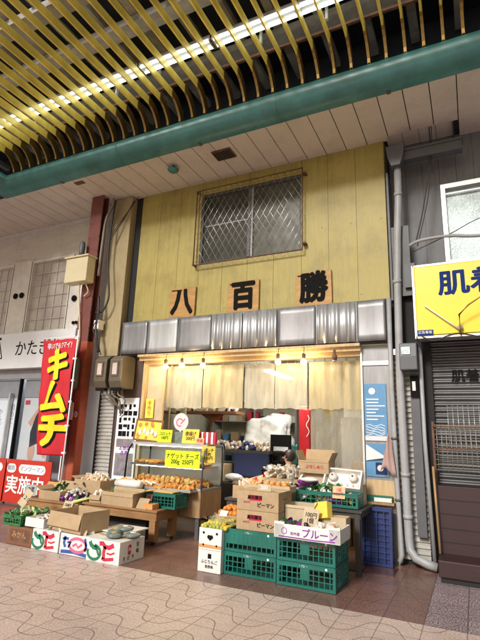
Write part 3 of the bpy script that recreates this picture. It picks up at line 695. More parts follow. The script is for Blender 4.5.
t = thing('red_notice', 'red notice board with white writing and two white pills at the salon door', 'sign', (-8.4, 6.84, 0))
MB().box(-9.9, -8.62, 6.83, 6.85, .04, .86).box(-8.58, -7.33, 6.83, 6.85, .04, .86).build('board', 'red_sign', t)
mb = MB()
for x0, x1 in ((-8.22, -7.48), (-8.56, -8.30), (-9.8, -8.70)):
    r = .085; pts = [(x1-r+r*math.cos(rad(a)), .69+r*math.sin(rad(a))) for a in range(-90, 91, 15)]+[(x0+r-r*math.cos(rad(a)), .69+r*math.sin(rad(a))) for a in range(90, -91, -15)]
    mb.bm.faces.new([mb.bm.verts.new((p[0], 6.827, p[1])) for p in pts])
mb.build('white_pills', 'white_paint', t)
text('マンツーマン', .115, 'salon_grey', t, (-7.85, 6.822, .69), FRONT, local=False)
text('個別', .11, 'salon_grey', t, (-8.44, 6.822, .69), FRONT, local=False)
text('実施中', .36, 'print_white', t, (-8.0, 6.822, .36), FRONT, local=False, bold=.02, sx=1.0)

# banner
t = thing('kimchi_banner', 'tall red cloth banner with large yellow katakana hung from the column', 'banner', (-6.5, 5.9, 1.0))
def wav(u, v): return .04*math.sin(v*5+u*3)+.022*math.sin(u*7+v*2)+.010*math.sin(u*15-v*6)+.006*math.sin(v*21+u*5)
def bpos(u, v):  # u across, v down
    x = -6.95+.80*u+(.10*max(0, v-.25)**1.0+.22*max(0, v-.5))*(1-u)*1.2; z = 3.05-2.0*v-.05*u*0
    y = 5.92+wav(u, v)
    return (x, y, z)
MB().surf(bpos, 28, 60).build('cloth', 'red_banner', t, solid=.002)
def cloth_y(x, z):
    v = (3.05-z)/2.0; u = .5
    for _ in range(4):
        s_ = (.10*max(0, v-.25)+.22*max(0, v-.5))*1.2; u = (x+6.95-s_)/max(.3, .80-s_)
    return 5.92+wav(u, v)
def onb(s, size, u, v, m, name='lettering', bold=.0, dy=-.012, sx=1., dx=0, dz=0):
    p = bpos(u, v); o = text(s, size, m, t, (p[0]+dx, p[1]+dy-.02, p[2]+dz), (0, 0, 0), name, local=False, bold=bold, sx=sx, ext=0)
    X0_, Z0_ = p[0]+dx, p[2]+dz; 
    W = wloc(t)
    bm = bmesh.new(); bm.from_mesh(o.data)
    for k in range(-12, 13):
        for co, no in (((0, k*.035, 0), (0, 1, 0)), ((k*.05, 0, 0), (1, 0, 0))):
            bmesh.ops.bisect_plane(bm, geom=bm.verts[:]+bm.edges[:]+bm.faces[:], plane_co=co, plane_no=no)
    bm.to_mesh(o.data); bm.free()
    for vv in o.data.vertices:
        x_, z_ = X0_+vv.co.x, Z0_+vv.co.y; vv.co = Vector((x_, cloth_y(x_, z_)+dy-vv.co.z, z_))-W
    o.location = (0, 0, 0); return o
for s, v, u in (('キ', .25, .53), ('ム', .53, .55), ('チ', .81, .56)):
    onb(s, .62, u, v, 'black', 'letter_shadow', .05, -.010, 1.08, .03, -.03)
    onb(s, .62, u, v, 'banner_yellow', 'lettering', .05, -.020, 1.08)
onb('辛い!でもウマイ!', .13, .5, .06, 'print_white', bold=.02, sx=.66)
mb = MB().tube([(-6.12, 5.93, .25), (-6.12, 5.93, 3.2)], .012, 8).tube([(-6.97, 5.93, 3.08), (-6.08, 5.93, 3.08)], .008, 6)
mb.build('pole', 'white_paint', t)
for v in (.0, .18, .37, .55, .75, .97):
    MB().box(-6.17, -6.10, 5.915, 5.945, 3.03-2*v, 3.06-2*v).build('loop', 'white_paint', t)
MB().lathe([(.2, 0), (.2, .03), (.05, .08), (.03, .28), (0, .28)], 18, (-6.12, 5.93, 0)).build('base', 'pipe_grey', t)

# poster on the brown wall
R0 = random
t = thing('photo_notice', 'tall notice with rows of dark photos pasted on the brown wall', 'poster', (-5.4, 6.61, .7))
MB().box(-5.66, -5.20, 6.612, 6.618, .66, 2.06).build('sheet', 'white_paint', t)
mb = MB()
for r in range(5):
    for c_ in range(4):
        if random.random() < .9:
            x = -5.61+c_*.10+random.uniform(-.008, .008); z = 1.95-r*.115; ww = R0.choice((.05, .075, .085)); hh = R0.choice((.05, .08, .09)); mb.quad((x, 6.61, z-hh), (x+ww, 6.61, z-hh), (x+ww, 6.61, z), (x, 6.61, z))
mb.build('photos', 'print_black', t)
MB().box(-5.62, -5.24, 6.606, 6.61, 1.22, 1.36).build('photo_strip', 'poster_grey', t)
MB().box(-5.62, -5.24, 6.606, 6.61, .75, 1.12).build('photo', 'poster_grey', t)
text('お惣菜\n各種', .08, 'print_purple', t, (-5.43, 6.606, 1.16), FRONT, local=False)
t = thing('price_strip', 'narrow yellow paper strip pinned on the side board above the framed menu', 'price tag', (-5.0, 6.63, 1.7))
MB().box(-5.07, -4.90, 6.630, 6.634, 1.72, 2.05).build('sheet', 'tag_yellow', t); text('手\n作\nり', .085, 'print_red', t, (-4.985, 6.628, 1.88), FRONT, local=False)

# ------------------------------------------------------------------ right side
t = thing('down_pipe', 'broad grey rainwater pipe running from the hopper down to the paving', 'pipe', (-.8, 6.5, 0))
MB().tube([(-.72, 6.50, 5.4), (-.73, 6.50, 4.9), (-.77, 6.50, 4.3), (-.80, 6.50, 3.5), (-.83, 6.5, 2.2), (-.81, 6.5, .32), (-.80, 6.49, .2), (-.74, 6.45, .12), (-.60, 6.42, .08), (-.50, 6.42, .06)], .052, 12).build('pipe_run', 'pipe_grey', t)
for z, x in ((4.95, -.73), (3.62, -.80), (1.05, -.815), (.55, -.812)): MB().lathe([(.06, 0), (.06, .05)], 12, (x, 6.5, z)).build('collar', 'pipe_grey', t)
MB().prism([(-.86, 5.72), (-.60, 5.72), (-.62, 5.55), (-.67, 5.40), (-.79, 5.40), (-.84, 5.55)], 6.38, 6.60, 'y').build('hopper', 'pipe_dark', t)
t = thing('thin_pipe', 'slim pale pipe at the right edge of the metal side panel', 'pipe', (-.94, 6.5, 0))
MB().tube([(-.925, 6.5, 3.42), (-.94, 6.5, 2.2), (-.925, 6.5, .9), (-.90, 6.5, .13), (-.93, 6.48, .05)], .032, 10).build('pipe_run', 'pipe_grey', t)
for x, z in ((-.935, 1.5), (-.92, .75)): MB().lathe([(.04, 0), (.04, .03)], 12, (x, 6.5, z)).build('collar', 'pipe_dark', t)
t = thing('conduit_pipe', 'thin grey pipe beside the shutter edge', 'pipe', (-.6, 6.5, 0))
MB().tube([(-.555, 6.5, 2.7), (-.565, 6.5, 1.5), (-.53, 6.5, .1)], .026, 8).build('pipe_run', 'pipe_grey', t)
cable('thick pale cable pipe running over the yellow sign to the window', [(-.60, 6.35, 4.10), (-.45, 6.32, 4.14), (-.1, 6.32, 4.15), (.3, 6.34, 4.10), (1.2, 6.4, 4.12)], .022, 'pipe_grey')
cable('black wire hanging from the soffit past the grey wall', [(-.25, 6.5, 5.97), (-.27, 6.55, 5.5), (-.40, 6.5, 4.7), (-.52, 6.4, 4.15)], .009)
cable('second black wire strung beside the first down the grey wall', [(-.22, 6.5, 5.97), (-.26, 6.55, 5.4), (-.34, 6.5, 4.8), (-.50, 6.4, 4.1)], .007)
cable('thin black line crossing the frosted window', [(-.55, 6.34, 4.0), (-.1, 6.4, 4.2), (.4, 6.5, 4.45), (1.5, 6.6, 4.7)], .006)
t = thing('rain_gutter', 'dark grey box gutter under the recessed soffit', 'gutter', (-.3, 6.6, 5.5))
MB().box(-.66, .16, 6.50, 6.64, 5.52, 5.66).box(-.66, .17, 6.48, 6.66, 5.66, 5.69).build('trough', 'pipe_dark', t)
# grey building
G = thing('clothing_building', 'dark grey boarded building with a closed shutter right of the greengrocer', 'building', (.5, 6.9, 0))
siding(-.88, 3.5, 6.9, 5.19, 6.0, .235).build('grey_siding', 'grey_siding', G)
siding(-.88, -.17, 6.9, 3.4, 5.19, .235).build('grey_siding', 'grey_siding', G)
siding(1.6, 3.5, 6.9, 3.4, 5.19, .235).build('grey_siding', 'grey_siding', G)
MB().box(-.17, 1.6, 6.9, 7.04, 3.4, 3.93).build('grey_siding', 'grey_siding', G)
MB().box(-.90, -.87, 6.56, 7.0, 3.4, 5.4).build('corner_board', 'pipe_dark', G)
MB().box(-.86, -.62, 6.56, 6.58, 3.45, 4.5).box(-.70, -.56, 6.5, 6.8, 3.55, 3.90).build('flashing', 'pipe_dark', G)
w = MB().box(-.17, -.11, 6.84, 6.96, 3.93, 5.19).box(1.5, 1.6, 6.84, 6.96, 3.93, 5.19).box(-.11, 1.5, 6.84, 6.96, 5.12, 5.19).box(-.11, 1.5, 6.84, 6.96, 3.93, 4.0).box(.72, .78, 6.86, 6.95, 4.0, 5.12).box(-.11, 1.5, 6.88, 6.9, 5.04, 5.06).build('window', 'alu', G)
MB().box(-.11, 1.5, 6.93, 6.94, 4.0, 5.12).build('pane', 'frosted', w)
# shutter: horizontal corrugations
mb = MB(); z = .0; pts = []
while z < 2.84:
    for k in range(6): pts.append((6.74-.022*math.sin(k/6*2*math.pi), z+.075*k/6))
    z += .075
g_ = [[mb.bm.verts.new((x, p[0], p[1])) for p in pts] for x in (-.44, 3.5)]
for i in range(len(pts)-1):
    f = mb.bm.faces.new((g_[0][i], g_[1][i], g_[1][i+1], g_[0][i+1])); f.smooth = True
sh = mb.build('shutter', 'shutter', G)
text('肌着', .17, 'print_black', sh, (-.04, 6.705, 2.33), FRONT, local=False, bold=.02)
MB().box(-.56, -.44, 6.66, 6.8, 0, 2.84).box(-.56, 3.5, 6.8, 6.9, 0, 2.9).build('shutter_frame', 'dark_gap', G)
MB().box(-.56, 3.5, 6.56, 6.8, 2.84, 3.4).build('shutter_box', 'dark_gap', G)
mb = MB(); pts = []
for i in range(36):
    z = .05+i*.072; pts += [(6.66, z), (6.63, z+.015), (6.63, z+.05), (6.66, z+.062)]
for i in range(len(pts)-1): mb.quad((-.93, pts[i][0], pts[i][1]), (-.58, pts[i][0], pts[i][1]), (-.58, pts[i+1][0], pts[i+1][1]), (-.93, pts[i+1][0], pts[i+1][1]))
mb.build('louver_strip', 'louver', G)
MB().box(-.935, -.56, 6.67, 6.76, 0, 3.45).build('louver_backing', 'dark_gap', G)
MB().box(-.71, -.60, 6.53, 6.60, .35, 2.35).build('dark_duct', 'pipe_dark', G)
MB().box(-.90, -.72, 6.52, 6.62, 2.62, 2.70).build('bracket', 'alu', G)
t = thing('grey_meter', 'dark grey electric meter beside the ribbed strip left of the shutter', 'meter', (-.7, 6.4, 2.3))
MB().prism([(6.30, 2.38), (6.30, 2.56), (6.34, 2.74), (6.52, 2.76), (6.52, 2.38)], -.80, -.58, 'x').build('case', 'pipe_dark', t, bev=.012)
MB().box(-.77, -.66, 6.29, 6.30, 2.58, 2.68).build('glass', 'frosted', t)
MB().box(-.70, -.60, 6.49, 6.53, 2.05, 2.33).box(-.68, -.63, 6.48, 6.49, 2.12, 2.26).build('fuse_cover', 'black', t)
MB().box(-.675, -.635, 6.475, 6.48, 2.13, 2.25).build('label_plate', 'cream', t)
# yellow sign
t = thing('yellow_sign', 'bright yellow box sign with dark blue characters above the grey shutter', 'sign', (0, 6.2, 2.75))
MB().box(-.55, 2.1, 6.20, 6.44, 2.80, 3.72).build('face', 'sign_yellow', t, bev=.01)
MB().box(-.565, 2.12, 6.215, 6.45, 3.725, 3.75).box(-.565, 2.12, 6.215, 6.45, 2.765, 2.795).box(-.58, -.553, 6.215, 6.45, 2.765, 3.75).build('frame', 'alu', t)
text('肌着', .34, 'sign_blue', t, (.10, 6.196, 3.44), FRONT, local=False, bold=.03, sx=1.1, ls=1)
MB().box(-.55, -.36, 6.19, 6.2, 2.80, 2.865).build('maker_plate', 'sign_blue', t)
text('広告看板', .042, 'print_white', t, (-.455, 6.187, 2.832), FRONT, local=False)
MB().tube([(-.05, 6.19, 2.78), (-.05, 6.10, 2.86), (-.05, 6.05, 3.0), (.06, 6.0, 3.1), (.3, 5.95, 3.24), (.8, 5.9, 3.5)], .011, 8).build('lamp_arm', 'wood_x', t)
MB().tube([(-.06, 6.17, 2.84), (-.44, 6.17, 3.18)], .009, 8).build('stay', 'cream', t)
MB().blob((-.05, 6.16, 2.86), .035, 2, .1).build('clamp', 'alu', t)
cable('thin wire drooping under the yellow sign', [(-.5, 6.2, 2.79), (-.35, 6.2, 2.72), (-.2, 6.2, 2.78), (-.05, 6.2, 2.80), (.2, 6.2, 2.73)], .006)
# maroon bench cabinet & step
t = thing('maroon_cabinet', 'dark maroon wooden cabinet in front of the grey shutter', 'cabinet', (0, 6.4, 0))
MB().box(-.44, 2.2, 6.42, 6.70, .20, .98).build('front', 'maroon', t, bev=.006)
mb = MB()
for z in (.35, .5, .66, .82): mb.box(-.44, 2.2, 6.415, 6.42, z, z+.006)
mb.build('board_joints', 'dark_gap', t)
MB().box(-.46, 2.2, 6.02, 6.42, .055, .23).build('step', 'maroon', t, bev=.012)
MB().box(-.44, 2.2, 6.05, 6.42, 0, .055).build('plinth', 'dark_gap', t)
t = thing('wire_rack', 'rusty wire mesh rack leaning before the shutter', 'rack', (0, 6.5, 1.1))
mb = MB()
for i in range(24): mb.tube([(-.42+i*.055, 6.5, 1.14), (-.42+i*.055, 6.5, 1.70)], .004, 5)
for i in range(10): mb.tube([(-.45, 6.495, 1.16+i*.06), (.9, 6.495, 1.16+i*.06)], .004, 5)
mb.build('mesh', 'mesh_wire', t)
mb = MB()
for i in range(20): mb.tube([(-.28+i*.06, 6.58, 1.35), (-.28+i*.06, 6.58, 1.95)], .0035, 5)
for i in range(9): mb.tube([(-.28, 6.575, 1.37+i*.07), (.9, 6.575, 1.37+i*.07)], .0035, 5)
mb.build('mesh', 'alu', t)
MB().tube([(-.46, 6.5, .98), (-.46, 6.5, 1.74)], .017, 6).tube([(-.46, 6.48, 1.68), (.9, 6.48, 1.68)], .012, 6).tube([(-.46, 6.48, 1.42), (.9, 6.48, 1.42)], .010, 6).build('frame', 'rust', t)
solo('broom_stick', MB().tube([(-.475, 6.36, 1.2), (-.45, 6.3, .24)], .014, 8), 'wood_x', 'slender brown stick leaning at the left end of the maroon cabinet', 'stick')

# posters on side panel
t = thing('blue_poster', 'bright blue poster with a white emblem and text on the side panel', 'poster', (-1.17, 6.6, 1.46))
MB().box(-1.325, -1.03, 6.600, 6.604, 1.48, 2.24).build('sheet', 'poster_blue', t)
mb = MB(); disc(mb, -1.22, 2.14, .045, 6.597); mb.build('emblem', 'print_white', t)
mb = MB()
for i in range(7): ribbon(mb, [(-1.30, 2.03-i*.045), (-1.30+random.uniform(.12, .25), 2.03-i*.045)], .014, 6.597)
for i in range(5): ribbon(mb, [(-1.31+.05*k, 1.68+.015*math.sin(k*2+i)-i*.03) for k in range(6)], .007, 6.597)
mb.build('text_lines', 'print_white', t); MB().box(-1.325, -1.03, 6.597, 6.5995, 1.48, 1.54).build('footer', 'poster_white', t)
t = thing('event_flyer', 'pale flyer with a dark blue picture and a curling white corner below the blue poster', 'poster', (-1.17, 6.6, 1.0))
MB().box(-1.325, -1.03, 6.60, 6.604, 1.02, 1.44).build('sheet', 'poster_blue', t)
mb = MB(); mb.bm.faces.new([mb.bm.verts.new(p) for p in ((-1.32, 6.595, 1.43), (-1.04, 6.54, 1.27), (-1.32, 6.58, 1.22))]); mb.build('curled_corner', 'poster_white', t, solid=.002)
MB().box(-1.20, -1.06, 6.595, 6.5995, 1.05, 1.2).build('picture', 'navy_cloth', t); 
mb = MB(); disc(mb, -1.14, 1.13, .04, 6.592); mb.build('face_print', 'poster_white', t)
mb = MB()
mb.surf(lambda u, v: (-.985+.11*(u-.5)*(1.5*(1-v)+.25)-.03*(1-v), 6.42+.02*math.sin(u*9+v*3), 1.10+.48*v+.05*math.sin(u*5)*(1-v)), 10, 10)
solo('rag', mb, 'tag_pink', 'faded pink rag hanging on the slim pipe beside the blue poster', 'rag', solid=.004)

# ------------------------------------------------------------------ goods: builders
def carton(name, label, x, y, z, w, d, h, rz=0, m='card', flaps=None, closed=False, cat='box', group=None, tilt=0, th=.006, holes=False):
    """origin at the centre of the base; flaps = dict side->(angle from upright outward, length)"""
    t = thing(name, label, cat, (x, y, z), rz, group); t.rotation_euler = (tilt, 0, rz)
    mb = MB().box(-w/2, w/2, -d/2, -d/2+th, 0, h).box(-w/2, w/2, d/2-th, d/2, 0, h).box(-w/2, -w/2+th, -d/2+th, d/2-th, 0, h).box(w/2-th, w/2, -d/2+th, d/2-th, 0, h).box(-w/2+th, w/2-th, -d/2+th, d/2-th, 0, th)
    if closed: mb.box(-w/2+th, w/2-th, -d/2+th, -.0015, h-th, h-.001).box(-w/2+th, w/2-th, .0015, d/2-th, h-th, h-.001)
    mb.build('body', m, t, local=True, bev=.002)
    if closed: MB().box(-w/2-.0005, w/2+.0005, -.025, .025, h-.0005, h+.0008).build('tape', 'tray_gold', t, local=True)
    for s, (a, ln) in (flaps or {}).items():
        L_ = w if s in 'fb' else d
        f = MB().box(-L_/2+.004, L_/2-.004, 0, .004, 0, ln).build('flap', m, t, local=True)
        rz_ = {'f': 0, 'b': math.pi, 'r': math.pi/2, 'l': -math.pi/2}[s]
        pos = {'f': (0, -d/2, h), 'b': (0, d/2, h), 'r': (w/2, 0, h), 'l': (-w/2, 0, h)}[s]
        f.matrix_local = Matrix.Translation(pos) @ Matrix.Rotation(rz_, 4, 'Z') @ Matrix.Rotation(rad(a), 4, 'X')
    return t
def crate(name, label, x, y, z, w, d, h, m='crate_green', rz=0, nx=8, nz=3, ny=5, panel=None, cat='crate', group=None, tilt=(0, 0)):
    t = thing(name, label, cat, (x, y, z), rz, group); t.rotation_euler = (tilt[0], tilt[1], rz)
    mb = MB(); r = .008
    for s in (-1, 1):
        for (q, L_, n) in (('x', w, nx), ('y', d, ny)):
            off = (d if q == 'x' else w)/2*s; b = .014
            def bx(a0, a1, z0, z1, o0=0, o1=b):
                lo, hi = (off-o1, off-o0) if s > 0 else (off+o0, off+o1)
                if q == 'x': mb.box(a0, a1, lo, hi, z0, z1)
                else: mb.box(lo, hi, a0, a1, z0, z1)
            e = 0 if q == 'x' else .016
            bx(-L_/2+e, L_/2-e, 0, .03, 0, .012); bx(-L_/2+e, L_/2-e, h-.045, h-.012, 0, .012); bx(-L_/2+e-(.004 if q == 'x' else 0), L_/2-e, h-.012, h, -.004, .016)
            for i in range(n+1):
                a = -L_/2+e+(L_-2*e)*i/n; ww = .014 if i in (0, n) else .005
                a0 = min(max(a-ww, -L_/2+e), L_/2-e-2*ww); bx(a0, a0+2*ww, .03, h-.045, .001, .011)
            for k in range(1, nz): zz = .03+(h-.075)*k/nz; bx(-L_/2+e, L_/2-e, zz-.004, zz+.004, .002, .010)
            if panel and q == 'x' and s < 0: bx(L_*panel[0], L_*panel[1], .03+(h-.075)*panel[2], h-.045, .0035, .0085)
            if q == 'y': bx(-.07, .07, h*.45, h-.045, .003, .009)
    mb.box(-w/2+.012, w/2-.012, -d/2+.012, d/2-.012, .006, .012)
    mb.build('lattice_body', m, t, local=True)
    return t
def mesh_of(fn, name, m):
    mb = MB(); fn(mb); bmesh.ops.recalc_face_normals(mb.bm, faces=mb.bm.faces); me = bpy.data.meshes.new(name); mb.bm.to_mesh(me); mb.bm.free(); me.materials.append(MATS[m]); return me
def heap(name, label, cat, group, meshes, x0, x1, y0, y1, z, n, r, layers=1, rz=0, flat=False, sc=(.85, 1.15)):
    out = []
    nx = max(1, round(math.sqrt(n*(x1-x0)/max(.01, (y1-y0))))); ny = max(1, math.ceil(n/nx))
    for l in range(layers):
        sh = l*.16*min(x1-x0, y1-y0)
        for i in range(max(1, nx-l)):
            for j in range(max(1, ny-l)):
                x = x0+sh+(x1-x0-2*sh)*(i+.5)/max(1, nx-l)+random.uniform(-.25, .25)*r; y = y0+sh+(y1-y0-2*sh)*(j+.5)/max(1, ny-l)+random.uniform(-.25, .25)*r
                o = bpy.data.objects.new(name, random.choice(meshes)); COL.objects.link(o)
                s = random.uniform(*sc); o.scale = (s, s, s); o.location = (x, y, z+r*.55+l*r*1.15+random.uniform(-.1, .15)*r)
                o.rotation_euler = (random.uniform(-.4, .4) if flat else random.uniform(0, 6), random.uniform(-.4, .4) if flat else random.uniform(0, 6), random.uniform(0, 6))
                tag(o, label, cat, group); out.append(o)
    return out
R_ = random
ORANGE = mesh_of(lambda m: m.blob((0, 0, 0), .036, 3, 0, (1, 1, .88)), 'persimmon', 'orange_fruit')
ONION = [mesh_of(lambda m: m.blob((0, 0, 0), .038, 3, 0, (1, 1, .9)).tube([(0, 0, .03), (0, 0, .05)], [.008, .003], 6), 'onion', 'onion')]
YEL = mesh_of(lambda m: m.blob((0, 0, 0), .03, 3, 0, (1, 1, .9)), 'citrus', 'yellow_fruit'); LIM = mesh_of(lambda m: m.blob((0, 0, 0), .03, 3, 0, (1, 1, .9)), 'citrus', 'lime_fruit')
FR = [mesh_of(lambda m: m.blob((0, 0, 0), .05, 3, .05, (1.25, .8, .5)), 'croquette', k) for k in ('fried', 'fried_pale', 'fried')]
GAR = [mesh_of(lambda m: m.lathe([(0, -.03), (.03, -.022), (.036, 0), (.022, .025), (.008, .04), (.006, .07)], 8), 'garlic', 'garlic'), mesh_of(lambda m: m.blob((0, 0, 0), .035, 2, .1), 'garlic', 'aubergine')]
POT = [mesh_of(lambda m: m.blob((0, 0, 0), .035, 2, .07, (1.2, .9, .8)), 'potato', 'potato')]
TOM = [mesh_of(lambda m: m.blob((0, 0, 0), .045, 3, 0, (1, 1, .8)), 'tomato', 'tomato')]
def packmesh(name, m1, m2, w=.12, d=.085, h=.035):
    mb = MB(); mb.box(-w/2, w/2, -d/2, d/2, 0, h*.6); n = len(mb.bm.faces); mb.blob((0, 0, h*.6), 1, 2, 0, (w*.44, d*.42, h*.9))
    for v in mb.bm.verts:
        if v.co.z > h*.61: v.co += Vector((R_.uniform(-1, 1), R_.uniform(-1, 1), R_.uniform(-1, 1)))*.006
    bmesh.ops.recalc_face_normals(mb.bm, faces=mb.bm.faces)
    for i, f in enumerate(mb.bm.faces): f.material_index = 0 if i < n else 1; f.smooth = i >= n
    me = bpy.data.meshes.new(name); mb.bm.to_mesh(me); mb.bm.free(); me.materials.append(MATS[m1]); me.materials.append(MATS[m2]); return me
PKW = [packmesh('wrapped_pack', 'pack_white', k) for k in ('pack_white', 'fried_pale', 'potato', 'card_light')]
PKO = [packmesh('wrapped_pack', 'pack_white', k) for k in ('card_orange', 'tag_orange', 'fried_pale', 'onion')]
PKG = [packmesh('leafy_pack', 'pack_white', k) for k in ('leaf', 'net_green', 'tomato')]
_PKW = [mesh_of(lambda m: m.blob((0, 0, 0), .06, 3, .05, (1.2, .8, .45)), 'wrapped_pack', k) for k in ('pack_white', 'pack_white', 'tag_orange')]
_PKO = [mesh_of(lambda m: m.blob((0, 0, 0), .055, 3, .06, (1.2, .85, .5)), 'wrapped_pack', k) for k in ('card_orange', 'tag_orange', 'fried_pale')]
DARKV = [mesh_of(lambda m: m.blob((0, 0, 0), .045, 2, .15, (1.3, .7, .6)), 'dark_vegetable', k) for k in ('aubergine', 'leaf', 'pack_purple')]
def card_tag(label, s, x, y, z, w, h, m, tm='print_black', size=.06, rz=0, tilt=-.25, roll=0, sx=.9):
    t = thing('price_card', label, 'price card', (x, y, z)); t.rotation_euler = (tilt, roll, rz)
    MB().box(-w/2, w/2, 0, .003, 0, h).build('card', m, t, local=True)
    if s: text(s, size, tm, t, (0, -.003, h/2), FRONT, local=True, sx=sx, bold=.008, ls=.95)
    return t
def kimono_logo(t, w, h, y, kind=0):
    """green curl and red ribbon print on a white box face"""
    g = MB(); r = MB()
    if kind == 0:
        ribbon(g, [(-.42*w, .86*h), (-.38*w, .72*h), (-.30*w, .62*h), (-.20*w, .60*h)], .05, y)
        ribbon(g, arc(-.27*w, .40*h, .085, 90, -200, 14, 1.15, .9), .034, y)
        ribbon(g, [(-.20*w, .62*h), (-.16*w, .44*h), (-.12*w, .30*h)], .03, y)
        ribbon(r, [(-.12*w, .82*h), (-.02*w, .86*h), (.06*w, .72*h), (.18*w, .70*h), (.32*w, .84*h)], .05, y)
        ribbon(r, [(.06*w, .74*h), (.03*w, .50*h), (.04*w, .18*h)], .045, y)
        ribbon(r, [(-.02*w, .20*h), (.06*w, .14*h), (.34*w, .24*h)], .035, y); ribbon(r, [(.12*w, .45*h), (.24*w, .42*h), (.36*w, .52*h)], .02, y)
    else:
        ribbon(g, [(-.42*w, .75*h), (-.2*w, .78*h)], .03, y); ribbon(g, [(-.32*w, .88*h), (-.36*w, .55*h), (-.30*w, .35*h)], .04, y); ribbon(g, [(-.24*w, .6*h), (-.12*w, .62*h), (-.20*w, .35*h)], .03, y)
        ribbon(r, arc(.12*w, .52*h, .10, 0, 360, 18, 1.35, .75), .035, y); ribbon(r, [(-.05*w, .45*h), (.08*w, .58*h), (.14*w, .42*h), (.28*w, .6*h)], .03, y)
        b = MB(); ribbon(b, [(-.45*w, .12*h), (.0*w, .18*h), (.45*w, .10*h)], .04, y+.0004); ribbon(b, [(.36*w, .9*h), (.44*w, .5*h), (.38*w, .3*h)], .035, y); b.build('blue_print', 'print_blue', t, local=True)
    g.build('green_print', 'print_green' if kind == 0 else 'print_blue', t, local=True); r.build('red_print', 'print_red' if kind == 0 else 'print_pink', t, local=True)

# --- front left row on the paving
def wbox(label, x0, x1, y0, kind, h=.235, d=.5, side=False, m='white_card'):
    t = carton('produce_box', label, (x0+x1)/2, y0+d/2, 0, x1-x0, d, h, 0, m, closed=True)
    w = x1-x0; kimono_logo(t, w, h, -d/2-.0015, kind)
    if side:
        sx_ = w/2+.0015; s = MB()
        f = MB(); 
        for (cy, cz, r1) in ((-.05, .16, .035), (-.05, .11, .03)): disc(f, cy, cz, r1, 0)
        o = f.build('fruit_print', 'print_red', t, local=True); o.rotation_euler = (0, 0, math.pi/2); o.location = (sx_, 0, 0)
        for s_, yy, zz, sz in (('甘', .1, .17, .06), ('味', .1, .10, .06), ('す', -.14, .05, .05), ('だ', -.06, .05, .05), ('ち', .02, .055, .05)): text(s_, sz, 'print_black', t, (sx_, yy, zz), RIGHT)
        text('㊥', .05, 'print_white', t, (sx_+.001, -.05, .14), RIGHT)
    return t
wbox('white box with a green and red ribbon mark at the right end of the row', -4.24, -3.75, 4.64, 0, .24, .46, True)
wbox('white box printed in blue and pink, between the two ribbon printed boxes', -4.72, -4.255, 4.68, 1)
wbox('white ribbon printed box between the reddish brown box and the blue and pink box', -5.20, -4.735, 4.67, 0)
t = carton('produce_box', 'reddish brown printed box at the left end of the front row', -5.45, 4.93, 0, .46, .5, .22, 0, 'card_dark', closed=True)
MB().box(-.19, .19, -.2525, -.251, .04, .19).build('label_print', 'rust', t, local=True); text('みかん', .09, 'card_orange', t, (0, -.255, .12))
def leafcluster(name, label, cat, cx, cy, cz, sx, sy, sz, n, ms, l0=.05, l1=.12):
    t = thing(name, label, cat, (cx, cy, cz))
    for m in ms:
        mb = MB()
        for i in range(n//len(ms)):
            p = Vector((cx+R_.uniform(-sx, sx), cy+R_.uniform(-sy, sy), cz+R_.uniform(0, sz))); a = R_.uniform(0, 6.28); e = R_.uniform(-.5, 1.1); L = R_.uniform(l0, l1)
            d = Vector((math.cos(a)*math.cos(e), math.sin(a)*math.cos(e), math.sin(e))); n_ = d.cross(Vector((R_.uniform(-1, 1), R_.uniform(-1, 1), 1))).normalized()*L*.33; up = Vector((0, 0, 1))*L*.12
            q = [p, p+d*L*.35-n_+up, p+d*L*.35+up*1.6, p+d*L*.35+n_+up, p+d*L*.75-n_*.8+up, p+d*L*.75+up*.8, p+d*L*.75+n_*.8, p+d*L-up]
            v = [mb.bm.verts.new(k) for k in q]
            for f in ((0, 1, 2), (0, 2, 3), (1, 4, 5, 2), (2, 5, 6, 3), (4, 7, 5), (5, 7, 6)): mb.bm.faces.new([v[k] for k in f]).smooth = True
        mb.build('leaves', m, t)
    return t
def netbag(label, x, y, z, sx, sy, sz): return leafcluster('net_bag', label, 'bag', x, y, z, sx*.8, sy*.8, sz, 260, ('net_green', 'leaf'), .05, .1)
crate('green_basket', 'green basket of leafy packs at the far left of the front row', -5.62, 4.88, .225, .34, .42, .13, 'net_green', nx=7, nz=2)
leafcluster('leafy_vegetable', 'leafy greens spilling over the green basket at the far left', 'vegetable', -5.62, 4.9, .29, .15, .19, .08, 150, ('leaf', 'net_green', 'leek_pale'))
heap('leafy_pack', 'clear white pack of greens lying on the far left green basket', 'vegetable', 'packs on the far left basket', PKG+PKW[:1], -5.76, -5.46, 4.74, 5.05, .33, 9, .05, 1)
carton('foam_box', 'small white open box between the green basket and the big open carton', -5.24, 4.88, .237, .34, .34, .11, 0, 'white_card', th=.015)
heap('mushroom_pack', 'small pale pack inside the small white open box', 'food pack', 'packs in the small white box', PKW+GAR[:1], -5.38, -5.10, 4.76, 5.0, .26, 9, .05, 1)
t = carton('open_carton', 'large plain cardboard box with open flaps standing on the white boxes', -4.67, 4.92, .245, .62, .44, .22, rad(-7), 'card', {'f': (168, .17), 'r': (8, .03), 'b': (10, .02), 'l': (120, .1)})
text('レタス', .07, 'print_green', t, (-.1, -.222, .10), FRONT)
card_tag('small grey tag with writing leaning on top of the small white box', '150円', -5.10, 5.1, .42, .16, .11, 'card_light', size=.05, tilt=-.3, roll=.1)
solo('flat_foam_sheet', MB().box(-4.42, -3.95, 5.0, 5.45, .245, .262), 'white_card', 'white flat foam sheet lying behind the ribbon printed box', 'foam sheet', bev=.003)
